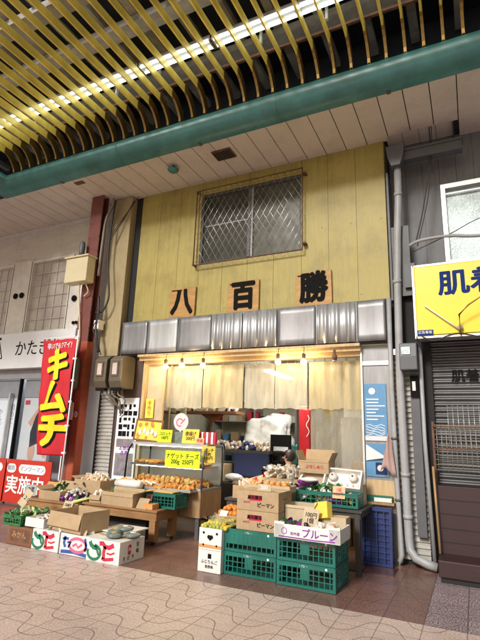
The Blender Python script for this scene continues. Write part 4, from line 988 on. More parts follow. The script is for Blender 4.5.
# round packs on the right box
prof = [(.045, 0), (.085, .012), (.1, .03), (.1, .042), (.06, .058), (.0, .062)]
for i, (x, y, z) in enumerate(((-3.98, 4.80, .243), (-3.80, 4.93, .243), (-4.10, 4.97, .243), (-3.92, 4.93, .303))):
    t = thing('round_pack', ['round grey green pack at the front of the white box lid', 'round grey green pack nearest the right rear edge of the white box', 'round grey green pack at the left rear of the white box lid', 'topmost round grey green pack of the little pile'][i], 'food pack', (x, y, z), R_.uniform(-.4, .4), 'round packs on the white box')
    MB().lathe(prof, 18).build('tub', 'pack', t, local=True); MB().lathe([(.04, .06), (.035, .066), (0, .067)], 12).build('label', ['tray_gold', 'pack_white'][i % 2], t, local=True)

# --- wooden tables
def table(label, x0, x1, y0, y1, z, m='wood', leg=.10, ap=.11, castor=True):
    t = thing('display_table', label, 'table', ((x0+x1)/2, (y0+y1)/2, 0))
    MB().box(x0, x1, y0, y1, z-.03, z).build('tabletop', m, t, bev=.004)
    MB().box(x0+.02, x1-.02, y0+.026, y0+.06, z-.03-ap, z-.032).box(x0+.02, x1-.02, y1-.06, y1-.026, z-.03-ap, z-.032).box(x0+.02, x0+.06, y0+.06, y1-.06, z-.03-ap, z-.032).box(x1-.06, x1-.02, y0+.06, y1-.06, z-.03-ap, z-.032).build('apron', m, t, bev=.003)
    c0 = .05 if castor else 0
    for x in (x0+.05+leg/2, x1-.03-leg/2):
        for y in (y0+.02+leg/2, y1-.02-leg/2):
            l_ = MB().box(x-leg/2, x+leg/2, y-leg/2, y+leg/2, c0, z-.032).build('leg', m, t, bev=.004)
            if castor: MB().tube([(x-.015, y, .025), (x+.015, y, .025)], .025, 10).box(x-.012, x+.012, y-.012, y+.012, .03, c0).build('castor', 'rubber', l_)
    return t
table('low wooden display table with square legs in front of the glass case', -5.30, -3.95, 5.60, 6.18, .45)
table('second low wooden display table near the red column', -6.55, -5.33, 5.55, 6.05, .42)
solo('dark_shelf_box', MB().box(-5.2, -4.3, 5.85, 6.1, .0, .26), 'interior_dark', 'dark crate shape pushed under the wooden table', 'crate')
# on left table
carton('open_carton', 'shallow brown open box of pale packs on the second table', -6.0, 5.78, .42, .42, .36, .13, rad(4), 'card', {'b': (25, .13), 'l': (60, .1)})
heap('wrapped_pack', 'pale wrapped pack in the shallow brown box on the second table', 'food pack', 'packs in the shallow brown box', PKW[:1]+POT, -6.16, -5.84, 5.66, 5.9, .44, 8, .05, 1)
t = carton('open_carton', 'carton with raised orange flap behind the shallow brown box', -6.30, 6.2, .45, .44, .3, .17, 0, 'card_orange', {'b': (12, .1), 'f': (150, .09)})
solo('low_block', MB().box(-6.6, -5.7, 6.07, 6.4, 0, .445), 'wood', 'plain wooden block behind the second display table', 'stand', bev=.005)
heap('tomato', 'red tomato in the carton with the raised orange flap', 'tomato', 'tomatoes by the orange flap', TOM, -6.40, -6.12, 6.08, 6.26, .56, 5, .045, 1)
card_tag('dark grey green card leaning at the left corner of the second table', '白菜', -6.42, 5.6, .44, .26, .17, 'pipe_grey', size=.09, tilt=-.2, roll=-.05)
card_tag('olive card with writing tilted on the far left goods', '１２０', -5.95, 5.05, .40, .14, .24, 'card_light', size=.07, roll=.45, tilt=-.3)
heap('garlic_bulb', 'white and purple bulb in the dark heap beside the leeks', 'vegetable', 'bulbs heaped beside the leeks', GAR, -5.82, -5.38, 5.62, 6.0, .43, 22, .045, 2)
heap('dark_vegetable', 'dark glossy vegetable lying at the front of the bulb heap', 'vegetable', 'dark vegetables on the left table', DARKV, -5.75, -5.4, 5.58, 5.75, .43, 6, .045, 1)
leafcluster('leafy_bunch', 'dark green leafy bunch behind the white bulbs', 'vegetable', -5.72, 6.08, .45, .14, .1, .16, 160, ('leaf', 'leaf', 'net_green'), .07, .16)
for i, (dx, lab) in enumerate(((0, 'front spring onion with a yellow green end hanging over the table'), (.07, 'middle spring onion lying beside the bulbs'), (.13, 'rear spring onion closest to the small open box'))):
    t = thing('spring_onion', lab, 'vegetable', (-5.30+dx, 5.6, .5), group='spring onions on the left table')
    a = Vector((-5.50+dx*.6, 5.50+dx*.3, .40+dx*.3)); b_ = Vector((-5.12+dx*.6, 5.75+dx*.4, .56))
    MB().tube([a, a.lerp(b_, .35), a.lerp(b_, .6)], [.028, .02, .018], 8).build('stem', 'leek_pale', t); MB().tube([a.lerp(b_, .6), b_, b_+Vector((.06, .04, .05))], [.018, .016, .004], 8).build('green_top', 'leaf', t)
leafcluster('leafy_bunch', 'loose green leaves between the tomatoes and the shallow brown box', 'vegetable', -6.1, 6.0, .50, .1, .08, .1, 70, ('leaf', 'leek_pale'), .05, .12)
leafcluster('film_scrap', 'crumpled clear film lying over the bulbs on the left table', 'film', -5.62, 5.8, .52, .12, .1, .04, 40, ('pack_white',), .04, .08)
# orange fruit carton (back, left of the case)
t = carton('open_carton', 'cardboard tray heaped with orange snacks at the left of the glass case', -5.55, 6.15, .52, .58, .42, .20, rad(-4), 'card', {'l': (70, .1)})
solo('stand_block', MB().box(-5.68, -5.32, 6.1, 6.42, 0, .515), 'wood', 'wooden stand under the cardboard tray of orange snacks', 'stand')
heap('snack_pack', 'orange snack pack heaped in the cardboard tray left of the case', 'food pack', 'orange packs in the left cardboard tray', PKO, -5.78, -5.30, 6.0, 6.3, .66, 18, .05, 2)
# on main table
carton('small_carton', 'small cardboard box with folded flap at the left front of the wooden table', -5.10, 5.72, .45, .20, .17, .11, rad(5), 'card', {'f': (160, .07)})
heap('snack_pack', 'pinkish pack sticking out of the small cardboard box', 'food pack', 'packs in the small cardboard box', PKW, -5.18, -5.02, 5.68, 5.78, .52, 4, .05, 1)
carton('open_carton', 'wide cardboard box with one flap folded out at the front of the wooden table', -4.66, 5.73, .45, .60, .24, .18, rad(-3), 'card', {'r': (75, .17), 'f': (172, .05), 'b': (20, .05)})
card_tag('open cardboard lid leaning at the right of the wide box', '', -4.24, 5.62, .45, .20, .15, 'card', tilt=-.5, rz=-.15)
carton('small_carton', 'tiny orange brown printed carton at the right end of the wooden table', -4.12, 5.70, .45, .15, .16, .07, 0, 'card_orange', closed=True)
card_tag('small pink tag at the right end of the wooden table', '90', -4.24, 5.79, .54, .11, .09, 'tag_pink', 'print_red', .05)
mb = MB().tube([(-4.98, 5.95, .715), (-4.8, 5.94, .72), (-4.6, 5.96, .715), (-4.52, 5.97, .715)], [.05, .062, .06, .05], 12)
solo('cloth_roll', mb, 'pack_white', 'pinkish white rolled package lying behind the wide cardboard box', 'package')
crate('green_crate', 'green plastic crate of wrapped food on the right end of the wooden table', -4.08, 5.99, .452, .54, .34, .20, nx=9, nz=3)
crate('green_crate', 'green plastic crate behind the rolled package on the wooden table', -4.72, 6.03, .452, .66, .24, .20, nx=10, nz=3)
solo('flat_tray', MB().box(-4.33, -3.86, 5.82, 6.02, .656, .675), 'tray_gold', 'flat tan tray lying on top of the right green crate', 'tray', bev=.004)
# snack shelf along the front of the case
t = thing('snack_shelf', 'shallow shelf in front of the glass case heaped with golden fried snacks', 'shelf', (-4.4, 6.1, .6))
MB().box(-5.05, -3.70, 6.03, 6.225, .66, .68).box(-5.05, -3.70, 6.025, 6.03, .66, .70).build('tray', 'steel', t)
heap('fried_snack', 'golden brown fried snack on the shallow shelf before the glass case', 'fried food', 'fried snacks on the front shelf', FR, -5.02, -3.74, 6.04, 6.21, .675, 44, .04, 1)

heap('snack_pack', 'tray pack of orange fried food set among the snacks on the shelf', 'fried food', 'tray packs on the front shelf', PKO, -5.0, -4.3, 6.03, 6.12, .71, 7, .04, 1, flat=True)
# --- glass display case
t = thing('display_case', 'glass display case with curved glass front and wooden base full of fried food', 'display case', (-4.36, 6.55, 0))
X0, X1, Y0, Y1 = -5.075, -3.65, 6.24, 6.88
MB().box(X0, X1, Y0, Y1, .30, .66).build('wooden_base', 'wood_x', t, bev=.004)
MB().box(X0, X1, Y0-.005, Y1, .66, .69).build('deck', 'steel', t)
for x in (X0+.06, X1-.06):
    for y in (Y0+.06, Y1-.06): MB().box(x-.03, x+.03, y-.03, y+.03, 0, .3).build('leg', 'pipe_dark', t)
pr = [(Y0, .69), (Y0+.02, 1.1), (Y0+.06, 1.22), (Y0+.14, 1.30)]
for i in range(3): MB().quad((X0+.01, pr[i][0], pr[i][1]), (X1-.01, pr[i][0], pr[i][1]), (X1-.01, pr[i+1][0], pr[i+1][1]), (X0+.01, pr[i+1][0], pr[i+1][1])).build('front_glass', GLASS, t)
for x in (X0+.005, X1-.005): MB().bm and (lambda mb: (mb.bm.faces.new([mb.bm.verts.new((x, p[0], p[1])) for p in pr+[(Y1-.01, 1.30), (Y1-.01, .69)]]), mb.build('side_glass', GLASS, t)))(MB())
for x in (X0, X1): MB().tube([(x, p[0], p[1]) for p in pr], .014, 6).tube([(x, Y1, .69), (x, Y1, 1.3)], .014, 6).tube([(x, Y0+.14, 1.3), (x, Y1, 1.3)], .012, 6).build('side_frame', 'black' if x == X0 else 'pipe_dark', t)
MB().box(X0, X1, Y0+.13, Y1, 1.302, 1.33).build('top', 'steel', t)
MB().box(X0+.02, X1-.02, Y1-.012, Y1-.004, .70, 1.295).build('rear_fill_panel', 'poster_white', t)  # pale panel added at the back to brighten the lower deck
MB().box(X0, X1, Y0-.012, Y0+.004, .67, .705).box(X0, X1, Y0+.125, Y0+.145, 1.285, 1.315).build('front_rail', 'alu', t)
MB().box(X0+.02, X1-.02, Y0+.12, Y1-.05, .985, 1.0).build('glass_shelf', 'alu', t)
MB().tube([(X0+.1, Y0+.17, 1.285), (X1-.1, Y0+.17, 1.285)], .011, 8).build('lamp_tube', 'tube_glow_case', t)
MB().tube([(X0+.1, Y0+.15, .968), (X1-.1, Y0+.15, .968)], .008, 8).build('lamp_tube', 'tube_glow_case', t)
MB().box(X0+.02, X1-.02, Y0+.10, Y0+.12, .975, 1.005).build('shelf_edge', 'pipe_dark', t)
heap('croquette', 'breaded croquette on the upper shelf inside the glass case', 'fried food', 'croquettes on the upper shelf of the case', FR, X0+.06, -4.35, Y0+.14, Y0+.46, 1.0, 24, .045, 1, flat=True)
heap('croquette', 'pale fried piece behind the green sign inside the glass case', 'fried food', 'fried pieces behind the green sign', FR[1:2], -4.3, X1-.06, Y0+.16, Y0+.46, 1.0, 18, .045, 1, flat=True)
heap('croquette', 'fried piece on the lower deck inside the glass case', 'fried food', 'fried food on the lower deck of the case', FR, X0+.06, X1-.06, Y0+.06, Y0+.5, .69, 64, .045, 2)
card_tag('bright yellow green handwritten sign stuck on the case glass', 'ナゲット チーズ\n200g  250円', -3.98, 6.20, .98, .62, .25, 'tag_green', size=.085, tilt=.0, sx=.95)
card_tag('small yellow green price sign on top of the case beside the framed menu', 'コロッケ\n100円', -4.486, 6.42, 1.335, .27, .20, 'tag_green', size=.065, tilt=-.12)
card_tag('pale yellow card on the case top beside the red packs', '唐揚げ\n300円', -4.000, 6.42, 1.335, .30, .22, 'tag_yellow', size=.075, tilt=-.12)
card_tag('narrow yellow card hanging at the right corner of the case glass', 'メンチ\n1枚\n120円', -3.62, 6.36, 1.07, .20, .24, 'tag_yellow', size=.06, tilt=0, rz=.5)
card_tag('small orange card between the yellow card and the red packs', '特価', -3.800, 6.38, 1.335, .15, .09, 'tag_orange', 'print_red', size=.06, tilt=-.12)
t = thing('framed_menu', 'dark framed picture of round dishes standing on the glass case', 'picture frame', (-4.876, 6.46, 1.335)); t.rotation_euler = (-.12, .06, 0)
MB().box(-.28, .28, 0, .02, 0, .03).box(-.28, .28, 0, .02, .33, .36).box(-.28, -.25, 0, .02, .03, .33).box(.25, .28, 0, .02, .03, .33).build('frame', 'card_dark', t, local=True)
MB().box(-.25, .25, .008, .014, .03, .33).build('picture', 'tag_yellow', t, local=True)
mb = MB()
for i in range(12): disc(mb, -.2+.4*R_.random(), .06+.24*R_.random(), .04*R_.uniform(.6, 1), .006-.0002*i)
mb.build('dish_prints', 'fried', t, local=True)
mb = MB()
for i in range(5): disc(mb, -.16+.08*i, .14+.03*(i % 2), .03, .003-.0002*i, sz=1.6)
mb.build('pale_prints', 'pack_white', t, local=True)
t = thing('round_fan', 'round pale paper fan with pink print standing on the case', 'fan', (-4.238, 6.50, 1.335))
m_ = MB(); disc(m_, 0, .33, .14, 0, 24); m_.build('paper', 'poster_white', t, local=True, solid=.004)
m_ = MB(); ribbon(m_, arc(-.02, .32, .06, 30, 300), .02, -.004); ribbon(m_, [(.0, .30), (.08, .38)], .02, -.004); m_.build('print', 'print_pink', t, local=True)
MB().box(-.012, .012, -.004, .004, 0, .2).build('handle', 'pack_white', t, local=True)
m_ = MB().box(-.09, .13, -.02, .05, 0, .17); m_.build('stand_box', 'pack', t, local=True)
t = thing('striped_pack_row', 'row of red and white striped packages on the right end of the case', 'food packs', (-3.762, 6.54, 1.335))
for i in range(7): MB().box(-.14+i*.045, -.102+i*.045, -.03, .03, 0, .18).build('pack', ['print_red', 'print_white'][i % 2], t, local=True, bev=.004)

# --- middle: green crates with cartons
for ix, (xa, lx) in enumerate(((-2.61, 'left'), (-1.965, 'right'))):
    for iz in range(2):
        t = crate('folding_crate', '%s green folding crate of the %s stack on the paving' % (('bottom', 'upper')[iz], lx), xa+.315, 5.285, .005+.235*iz, .625, .56 if ix else .5, .23, nx=11, nz=3, ny=7, panel=((-.09, .07, .3) if not (ix == 0 and iz == 1) else (-.5, .5, .35)), group='green folding crates stacked on the paving')
        text('・ﾅｶﾉ・', .03, 'print_white', t, (-.02, -.284 if ix else -.254, .205), FRONT); m_ = MB(); disc(m_, .22, .205, .012, -.2845 if ix else -.2545); m_.build('emblem', 'print_white', t, local=True)
def pman(label, z):
    t = carton('pepper_carton', label, -2.225, 5.27, z, .505, .42, .205, 0, 'card', closed=True, group='printed pepper cartons')
    MB().box(-.10, .05, -.2125, -.2115, .105, .165).build('block_print', 'print_red', t, local=True)
    text('高知園芸', .045, 'print_black', t, (-.03, -.215, .137), FRONT, bold=.03); text('みのり', .028, 'print_red', t, (-.13, -.214, .085), FRONT); text('ピーマン', .052, 'print_black', t, (.10, -.214, .062), FRONT, bold=.02)
    text('──', .07, 'print_black', t, (.2545, 0, .12), RIGHT); return t
pman('lower pepper carton printed with red and black marks on the left crates', .472)
t = pman('upper pepper carton printed with red and black marks, topped by trays', .680)
# white prune box
t = carton('prune_box', 'white open tray box with purple lettering on the right green crates', -1.61, 5.12, .472, .70, .40, .135, rad(-1), 'white_card', th=.012)
text('プルーン', .095, 'print_purple', t, (.14, -.203, .062), FRONT, bold=.02); text('信州産', .036, 'print_purple', t, (-.12, -.203, .05), FRONT)
m_ = MB(); ribbon(m_, [(-.3, .015), (.1, .012), (.3, .02)], .012, -.2015); ribbon(m_, arc(-.24, .07, .03, 0, 360), .008, -.2015); m_.build('purple_print', 'print_purple', t, local=True)
MB().box(-.352, -.24, -.2, -.185, .0, .155).box(.24, .352, -.2, -.185, 0, .155).build('corner_gussets', 'white_card', t, local=True)
heap('wrapped_pack', 'pack of dark dried fruit lying in the prune box', 'food pack', 'packs in the prune box', PKW[:1]+DARKV[:1]+PKO[:1], -1.9, -1.3, 4.98, 5.28, .49, 14, .05, 2)
carton('open_carton', 'plain beige open carton behind the prune box', -1.80, 5.40, .475, .34, .30, .28, rad(2), 'card_light', {'f': (165, .03), 'r': (30, .05)})
card_tag('beige cardboard price card leaning in the prune box', '100円\n1個', -1.65, 5.12, .56, .17, .20, 'card_light', size=.06, roll=.12, tilt=-.3)
t = carton('small_carton', 'yellow faced carton leaning behind the beige price card', -1.53, 5.28, .64, .16, .10, .17, rad(-20), 'tag_yellow', closed=True); t.rotation_euler = (-.25, -.22, rad(-15))
carton('small_carton', 'low yellowish flat carton at the right rear of the prune box', -1.42, 5.38, .475, .26, .2, .19, 0, 'card_light', closed=True)
# apple boxes
def apple(label, z, band):
    t = carton('fruit_box', label, -2.755, 5.2, z, .29, .46, .225, 0, 'white_card', closed=True)
    if band:
        MB().box(-.1455, .1455, -.2318, -.2308, .02, .055).build('band_print', 'card_orange', t, local=True)
        m_ = MB(); 
        for x in (-.085, .085): disc(m_, x, .175, .014, -.2325); disc(m_, x, .05, .012, -.2325)
        disc(m_, -.016, .135, .022, -.2325); disc(m_, .016, .135, .022, -.2328); m_.bm.faces.new([m_.bm.verts.new(p) for p in ((-.036, -.2330, .128), (.036, -.2330, .128), (0, -.2330, .095))]); m_.build('hand_holes', 'print_black', t, local=True)
    else:
        MB().box(-.02, .025, -.2318, -.2308, .14, .19).build('emblem_print', 'print_black', t, local=True); text('ふじりんご', .042, 'print_black', t, (0, -.233, .105), FRONT, bold=.01); text('長野県', .036, 'print_black', t, (0, -.233, .055), FRONT)
    return t
apple('lower pale fruit box with black lettering beside the left green crates', 0.003, False)
apple('upper pale fruit box with black finger holes and an orange band', .231, True)
fr = heap('citrus_fruit', 'small yellow green fruit bagged on top of the pale fruit boxes', 'fruit', 'yellow green fruit on the pale boxes', [YEL, YEL, LIM], -2.90, -2.56, 4.98, 5.42, .455, 60, .028, 2, sc=(.7, .95))
t = carton('fruit_riser', 'carton carrying orange fruit behind the yellow green fruit', -2.80, 5.66, .0, .36, .36, .52, 0, 'card', closed=True, cat='box')
heap('orange_fruit', 'orange persimmon behind the yellow green fruit', 'fruit', 'persimmons behind the pale boxes', [ORANGE], -2.97, -2.62, 5.50, 5.82, .52, 20, .038, 2)
card_tag('white price card tucked among the yellow green fruit', '', -2.73, 5.2, .56, .10, .08, 'poster_white', tilt=-.8)

# --- rear display table
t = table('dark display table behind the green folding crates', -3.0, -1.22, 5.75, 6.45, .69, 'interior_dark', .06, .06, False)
# trays on it
def tray(label, x, y, z, w, d, h, m='card_light', rz=0): return carton('shallow_tray', label, x, y, z, w, d, h, rz, m)
carton('riser_box', 'plain carton just behind the upper pepper carton', -2.45, 5.64, .475, .5, .24, .36, 0, 'card', closed=True)
tray('shallow cardboard tray of onions directly behind the pepper cartons', -2.32, 5.66, .838, .60, .24, .07)
heap('onion', 'golden onion in the tray behind the pepper cartons', 'onion', 'onions behind the pepper cartons', ONION, -2.6, -2.05, 5.58, 5.74, .85, 16, .038, 2)
tray('shallow tray of peach coloured packs at the left of the dark table', -2.70, 5.95, .69, .42, .3, .16, 'card')
heap('wrapped_pack', 'peach coloured pack in the tray at the left of the dark table', 'food pack', 'peach packs at the left of the dark table', PKO, -2.87, -2.53, 5.85, 6.07, .80, 12, .05, 2)
tray('shallow tray of dark beans in front of the purple bag', -2.25, 6.0, .69, .46, .26, .19, 'card')
heap('wrapped_pack', 'dark reddish pack in the tray in front of the purple bag', 'food pack', 'dark packs before the purple bag', DARKV+PKO[:1], -2.45, -2.05, 5.92, 6.08, .84, 10, .045, 1)
carton('riser_box', 'plain carton at the back of the dark table under the pale packs', -2.35, 6.32, .69, .62, .24, .25, 0, 'card', closed=True)
heap('wrapped_pack', 'pale cream pack heaped at the back of the dark table', 'food pack', 'cream packs at the back of the dark table', PKW, -2.63, -2.08, 6.2, 6.42, .94, 16, .05, 2)
solo('purple_bag', MB().blob((-1.98, 6.12, .93), .12, 3, .04, (1.2, .7, .4)), 'pack_purple', 'purple wrapped bag left of the white foam box', 'bag')
solo('white_pack', MB().blob((-1.93, 6.02, .97), .10, 3, .04, (1.2, .7, .3)), 'pack_white', 'white film pack lying on the purple bag', 'food pack')
card_tag('orange pink price card leaning behind the onions', '3個\n200円', -2.52, 5.60, .90, .22, .14, 'tag_orange', 'print_red', .055, tilt=-.9, roll=-.3)
t = thing('round_tag', 'small white round rimmed tag standing on the upper pepper carton', 'price tag', (-2.17, 5.12, .888))
MB().box(-.08, .08, 0, .004, 0, .075).build('card', 'card_light', t, local=True, bev=.001); text('200', .06, 'print_white', t, (0, -.003, .038), FRONT, bold=.02)
crate('green_crate', 'green plastic crate of vegetables at the right front of the dark table', -1.655, 5.97, .70, .76, .32, .16, nx=12, nz=2, ny=5, m='crate_green')
heap('vegetable_pack', 'pale and green vegetable pack in the green crate on the dark table', 'vegetable', 'vegetable packs in the right green crate', PKW[:1]+[mesh_of(lambda m: m.blob((0, 0, 0), .05, 2, .2), 'vegetable_pack', 'leaf'), mesh_of(lambda m: m.blob((0, 0, 0), .05, 2, .2), 'vegetable_pack', 'pack_purple')]+POT, -1.98, -1.33, 5.86, 6.08, .74, 24, .05, 2)
card_tag('peach price card clipped to the right green crate', '1袋\n150円', -1.50, 5.80, .80, .15, .14, 'tag_orange', 'print_red', .05)
carton('riser_box', 'carton under the white foam box at the right of the dark table', -1.55, 6.32, .69, .5, .24, .24, 0, 'card_light', closed=True)
t = carton('foam_box', 'white foam box tipped forward showing two round white vegetables', -1.55, 6.27, .94, .48, .27, .11, 0, 'foam', th=.02); t.rotation_euler = (rad(52), rad(2), 0)
for i, x in enumerate((-1.68, -1.42)):
    q = thing('white_radish', ['left round white vegetable in the tipped foam box', 'right round white vegetable in the tipped foam box'][i], 'vegetable', (x, 6.19, 1.13), group='round white vegetables in the foam box'); q.location = Matrix.Translation((-1.55, 6.27, .94)) @ Matrix.Rotation(rad(52), 4, 'X') @ Vector((x+1.55, .035, .075))
    MB().lathe([(0, -.055), (.045, -.03), (.058, 0), (.045, .03), (.0, .05)], 16).build('flesh', 'pack_white', q, local=True); MB().lathe([(.012, .044), (.01, .06), (0, .062)], 8).build('stalk', 'rust', q, local=True); q.rotation_euler = (rad(60), 0, 0)
mb = MB()
for i in range(6): mb.blob(Matrix.Translation((-1.55, 6.27, .94)) @ Matrix.Rotation(rad(52), 4, 'X') @ Vector((-.17+.07*i, -.075, .06)), .035, 2, .1)
solo('padding_paper', mb, 'pack_white', 'crumpled white padding along the lower edge of the tipped foam box', 'paper')
carton('riser_box', 'tall carton under the open brown printed box', -1.96, 6.40, .69, .42, .22, .34, 0, 'card_light', closed=True)
t = carton('open_carton', 'brown open box with red printing and raised flaps at the back of the display', -1.93, 6.34, 1.035, .42, .26, .16, rad(-3), 'card', {'b': (12, .14), 'l': (20, .13), 'r': (25, .12), 'f': (172, .02)})
text('ぶなしめじ', .05, 'print_red', t, (.02, -.134, .08), FRONT, bold=.02)
# far tier boxes behind (seen through the vinyl)
carton('stored_carton', 'closed carton standing behind the long clear vinyl curtain', -1.45, 7.5, 0, .5, .4, 1.15, rad(6), 'card', closed=True)
carton('stored_carton', 'taller stack carton behind the vinyl at the right', -1.15, 8.0, 0, .5, .4, 1.5, 0, 'card_light', closed=True)
carton('stored_carton', 'low carton behind the tipped foam box', -1.95, 7.4, 0, .5, .4, 1.05, rad(-5), 'card_light', closed=True)
# blue crate standing upright
t = crate('blue_crate', 'deep blue plastic crate standing upright against the side panel', -1.165, 6.37, .01, .36, .16, .66, 'crate_blue', nx=4, nz=9, ny=2); t.rotation_euler = (rad(-4), 0, 0)
MB().box(-.165, .165, -.02, .06, .01, .62).build('floor_panel', 'crate_blue', t, local=True)
t = crate('green_tray', 'green plastic tray edge on the ledge above the blue crate', -1.16, 6.56, .72, .33, .08, .07, 'crate_green', nx=5, nz=1)
MB().box(-.06, .16, -.045, -.041, .0, .05).build('film', 'pack_white', t, local=True)
solo('ledge_board', MB().box(-1.34, -.97, 6.50, 6.60, .685, .715), 'wood_x', 'narrow ledge board carrying the green tray', 'shelf')

# ------------------------------------------------------------------ shop interior
t = thing('work_table', 'dark work table covered with pale clutter inside the shop', 'table', (-4.1, 8.6, 0))
MB().box(-5.0, -3.45, 8.35, 8.9, 1.16, 1.21).build('tabletop', 'interior_dark', t)
for x in (-4.95, -3.5):
    for y in (8.4, 8.85): MB().box(x-.03, x+.03, y-.03, y+.03, 0, 1.16).build('leg', 'interior_dark', t)
heap('clutter_pack', 'small pale thing in the clutter on the dark work table', 'goods', 'clutter on the work table', PKW+GAR[:1]+[mesh_of(lambda m: m.box(-.05, .05, -.04, .04, -.05, .05), 'clutter_pack', 'navy_cloth')], -4.9, -3.55, 8.4, 8.8, 1.21, 40, .06, 2)
def fn(u, v):
    a = u*2*math.pi; ca, sa = math.cos(a), math.sin(a); k = (abs(ca)**3.5+abs(sa)**3.5)**(-1/3.5)
    top = 1-max(0, v-.72)/.28; w_ = (.50-.12*v)*(top**.5 if v > .72 else 1)*(1+.05*math.sin(a*5+v*2)+.03*math.sin(a*11+1))
    z = 1.20+.60*min(1, v/.78)+.05*(1-top)+.05*ca*v+.03*math.sin(a*3)*v
    from mathutils import noise as nz_; dn = nz_.noise(Vector((ca*2.2, sa*2.2, v*3)))*.07+abs(nz_.noise(Vector((ca*6, sa*6, v*7+3))))*.06; return (-3.85+(w_*k+dn)*ca+.05*v, 9.2+(w_*.55*k+dn)*sa, z+dn*.6)
solo('covered_machine', MB().surf(fn, 72, 26), 'sheet_white', 'white plastic sheet draped over a machine inside the shop', 'sheet')
solo('machine_stand', MB().box(-4.3, -3.4, 8.95, 9.5, 0, 1.2), 'interior_dark', 'dark stand under the sheeted machine', 'stand')
t = thing('wall_shelf', 'brown shelf board on a bracket below the vinyl pelmets', 'shelf', (-5, 8.4, 1.9))
MB().box(-6.2+.35, -4.1, 8.2, 8.6, 1.88, 1.93).build('board', 'card_dark', t); MB().tube([(-4.75, 8.4, 1.2), (-4.75, 8.4, 1.88)], .025, 6).build('post', 'card_dark', t)
MB().prism([(-5.0, 1.88), (-4.45, 1.88), (-4.72, 1.72)], 8.38, 8.42, 'y').build('bracket', 'card_dark', t)
heap('shelf_pack', 'wrapped pack on the brown shelf board inside the shop', 'goods', 'packs on the brown shelf', PKW+DARKV, -5.3, -4.15, 8.25, 8.5, 1.93, 14, .07, 1)
solo('pale_package', MB().box(-4.55, -4.3, 8.3, 8.5, 1.93, 2.05), 'pack_white', 'pale boxy package at the right end of the brown shelf', 'package')
carton('stored_carton', 'tan carton under the work table behind the glass case', -4.45, 8.2, .45, .45, .35, .5, 0, 'card', closed=True)
solo('white_bag', MB().blob((-3.95, 7.9, .74), .14, 3, .08, (1.3, .8, .5)), 'sheet_white', 'crumpled white plastic bag on the dark counter edge', 'bag')
t = thing('round_stool_table', 'round brown low table in the middle of the shop', 'table', (-3.4, 7.8, 0))
MB().lathe([(0, .66), (.46, .66), (.48, .68), (.46, .70), (0, .70)], 24).build('top', 'wood_x', t, local=True); MB().lathe([(.2, 0), (.05, .05), (.05, .66)], 12).build('leg', 'wood_x', t, local=True)
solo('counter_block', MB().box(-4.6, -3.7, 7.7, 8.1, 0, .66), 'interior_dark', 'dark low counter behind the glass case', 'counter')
mb = MB().lathe([(0, 0), (.16, .0), (.26, .05), (.27, .06), (.25, .055), (.15, .015), (0, .012)], 20, (-3.35, 7.8, .70))
solo('dark_pan', mb, 'black_gloss', 'wide dark pan on the round table', 'pan')
solo('navy_cloth', MB().box(-4.15, -3.45, 8.3, 8.33, .75, 1.16), 'navy_cloth', 'dark blue cloth hanging in front of the work table', 'cloth')
t = thing('ladder_back_chair', 'black ladder back chair in front of the pale wall', 'chair', (-3.28, 8.35, 0))
MB().box(-.24, .20, -.2, .2, .86, .90).build('seat', 'black', t, local=True)
MB().box(-.22, -.17, .16, .2, .9, 1.52).box(.14, .19, .16, .2, .9, 1.52).build('uprights', 'black', t, local=True)
MB().box(-.17, .14, .17, .19, 1.3, 1.52).box(-.17, .14, .17, .19, 1.13, 1.19).box(-.17, .14, .17, .19, .99, 1.04).build('back_slats', 'black', t, local=True)
for x in (-.21, .17):
    for y in (-.18, .18): MB().box(x-.02, x+.02, y-.02, y+.02, 0, .86).build('leg', 'black', t, local=True)
solo('coat', MB().surf(lambda u, v: (-3.02+.18*u, 8.9+.03*math.sin(u*9), 1.0+.65*v-.04*math.sin(u*6)), 12, 8), 'black', 'black coat hanging beside the ladder back chair', 'coat', solid=.03)
solo('green_apron', MB().surf(lambda u, v: (-3.22+.14*u, 8.85+.02*math.sin(u*9), .95+.40*v), 10, 8), 'teal', 'teal apron hanging beside the coat', 'apron', solid=.02)
solo('red_carton', MB().box(-3.15, -2.75, 7.4, 7.7, .80, .92), 'red_cloth', 'flat red carton before the seated person', 'box')
solo('red_carton_stand', MB().box(-3.15, -2.75, 7.4, 7.7, 0, .80), 'interior_dark', 'dark stand under the flat red carton', 'stand')
t = thing('red_hanging_banner', 'narrow red hanging banner with white script beside the vinyl', 'banner', (at(305.5, 430, 8.7).x, 8.7, 1))
MB().surf(lambda u, v: (-.13+.23*u, .015*math.sin(u*5+v*4), 1.0*v+.05), 6, 14).build('cloth', 'red_banner', t, local=True, solid=.003)
MB().tube([(-.14, 0, 1.06), (.12, 0, 1.06)], .01, 6).build('rod', 'alu', t, local=True)
m_ = MB(); ribbon(m_, [(.05+.03*math.sin(k*1.3), .9-.05*k) for k in range(9)], .014, -.02); m_.build('script', 'print_white', t, local=True)

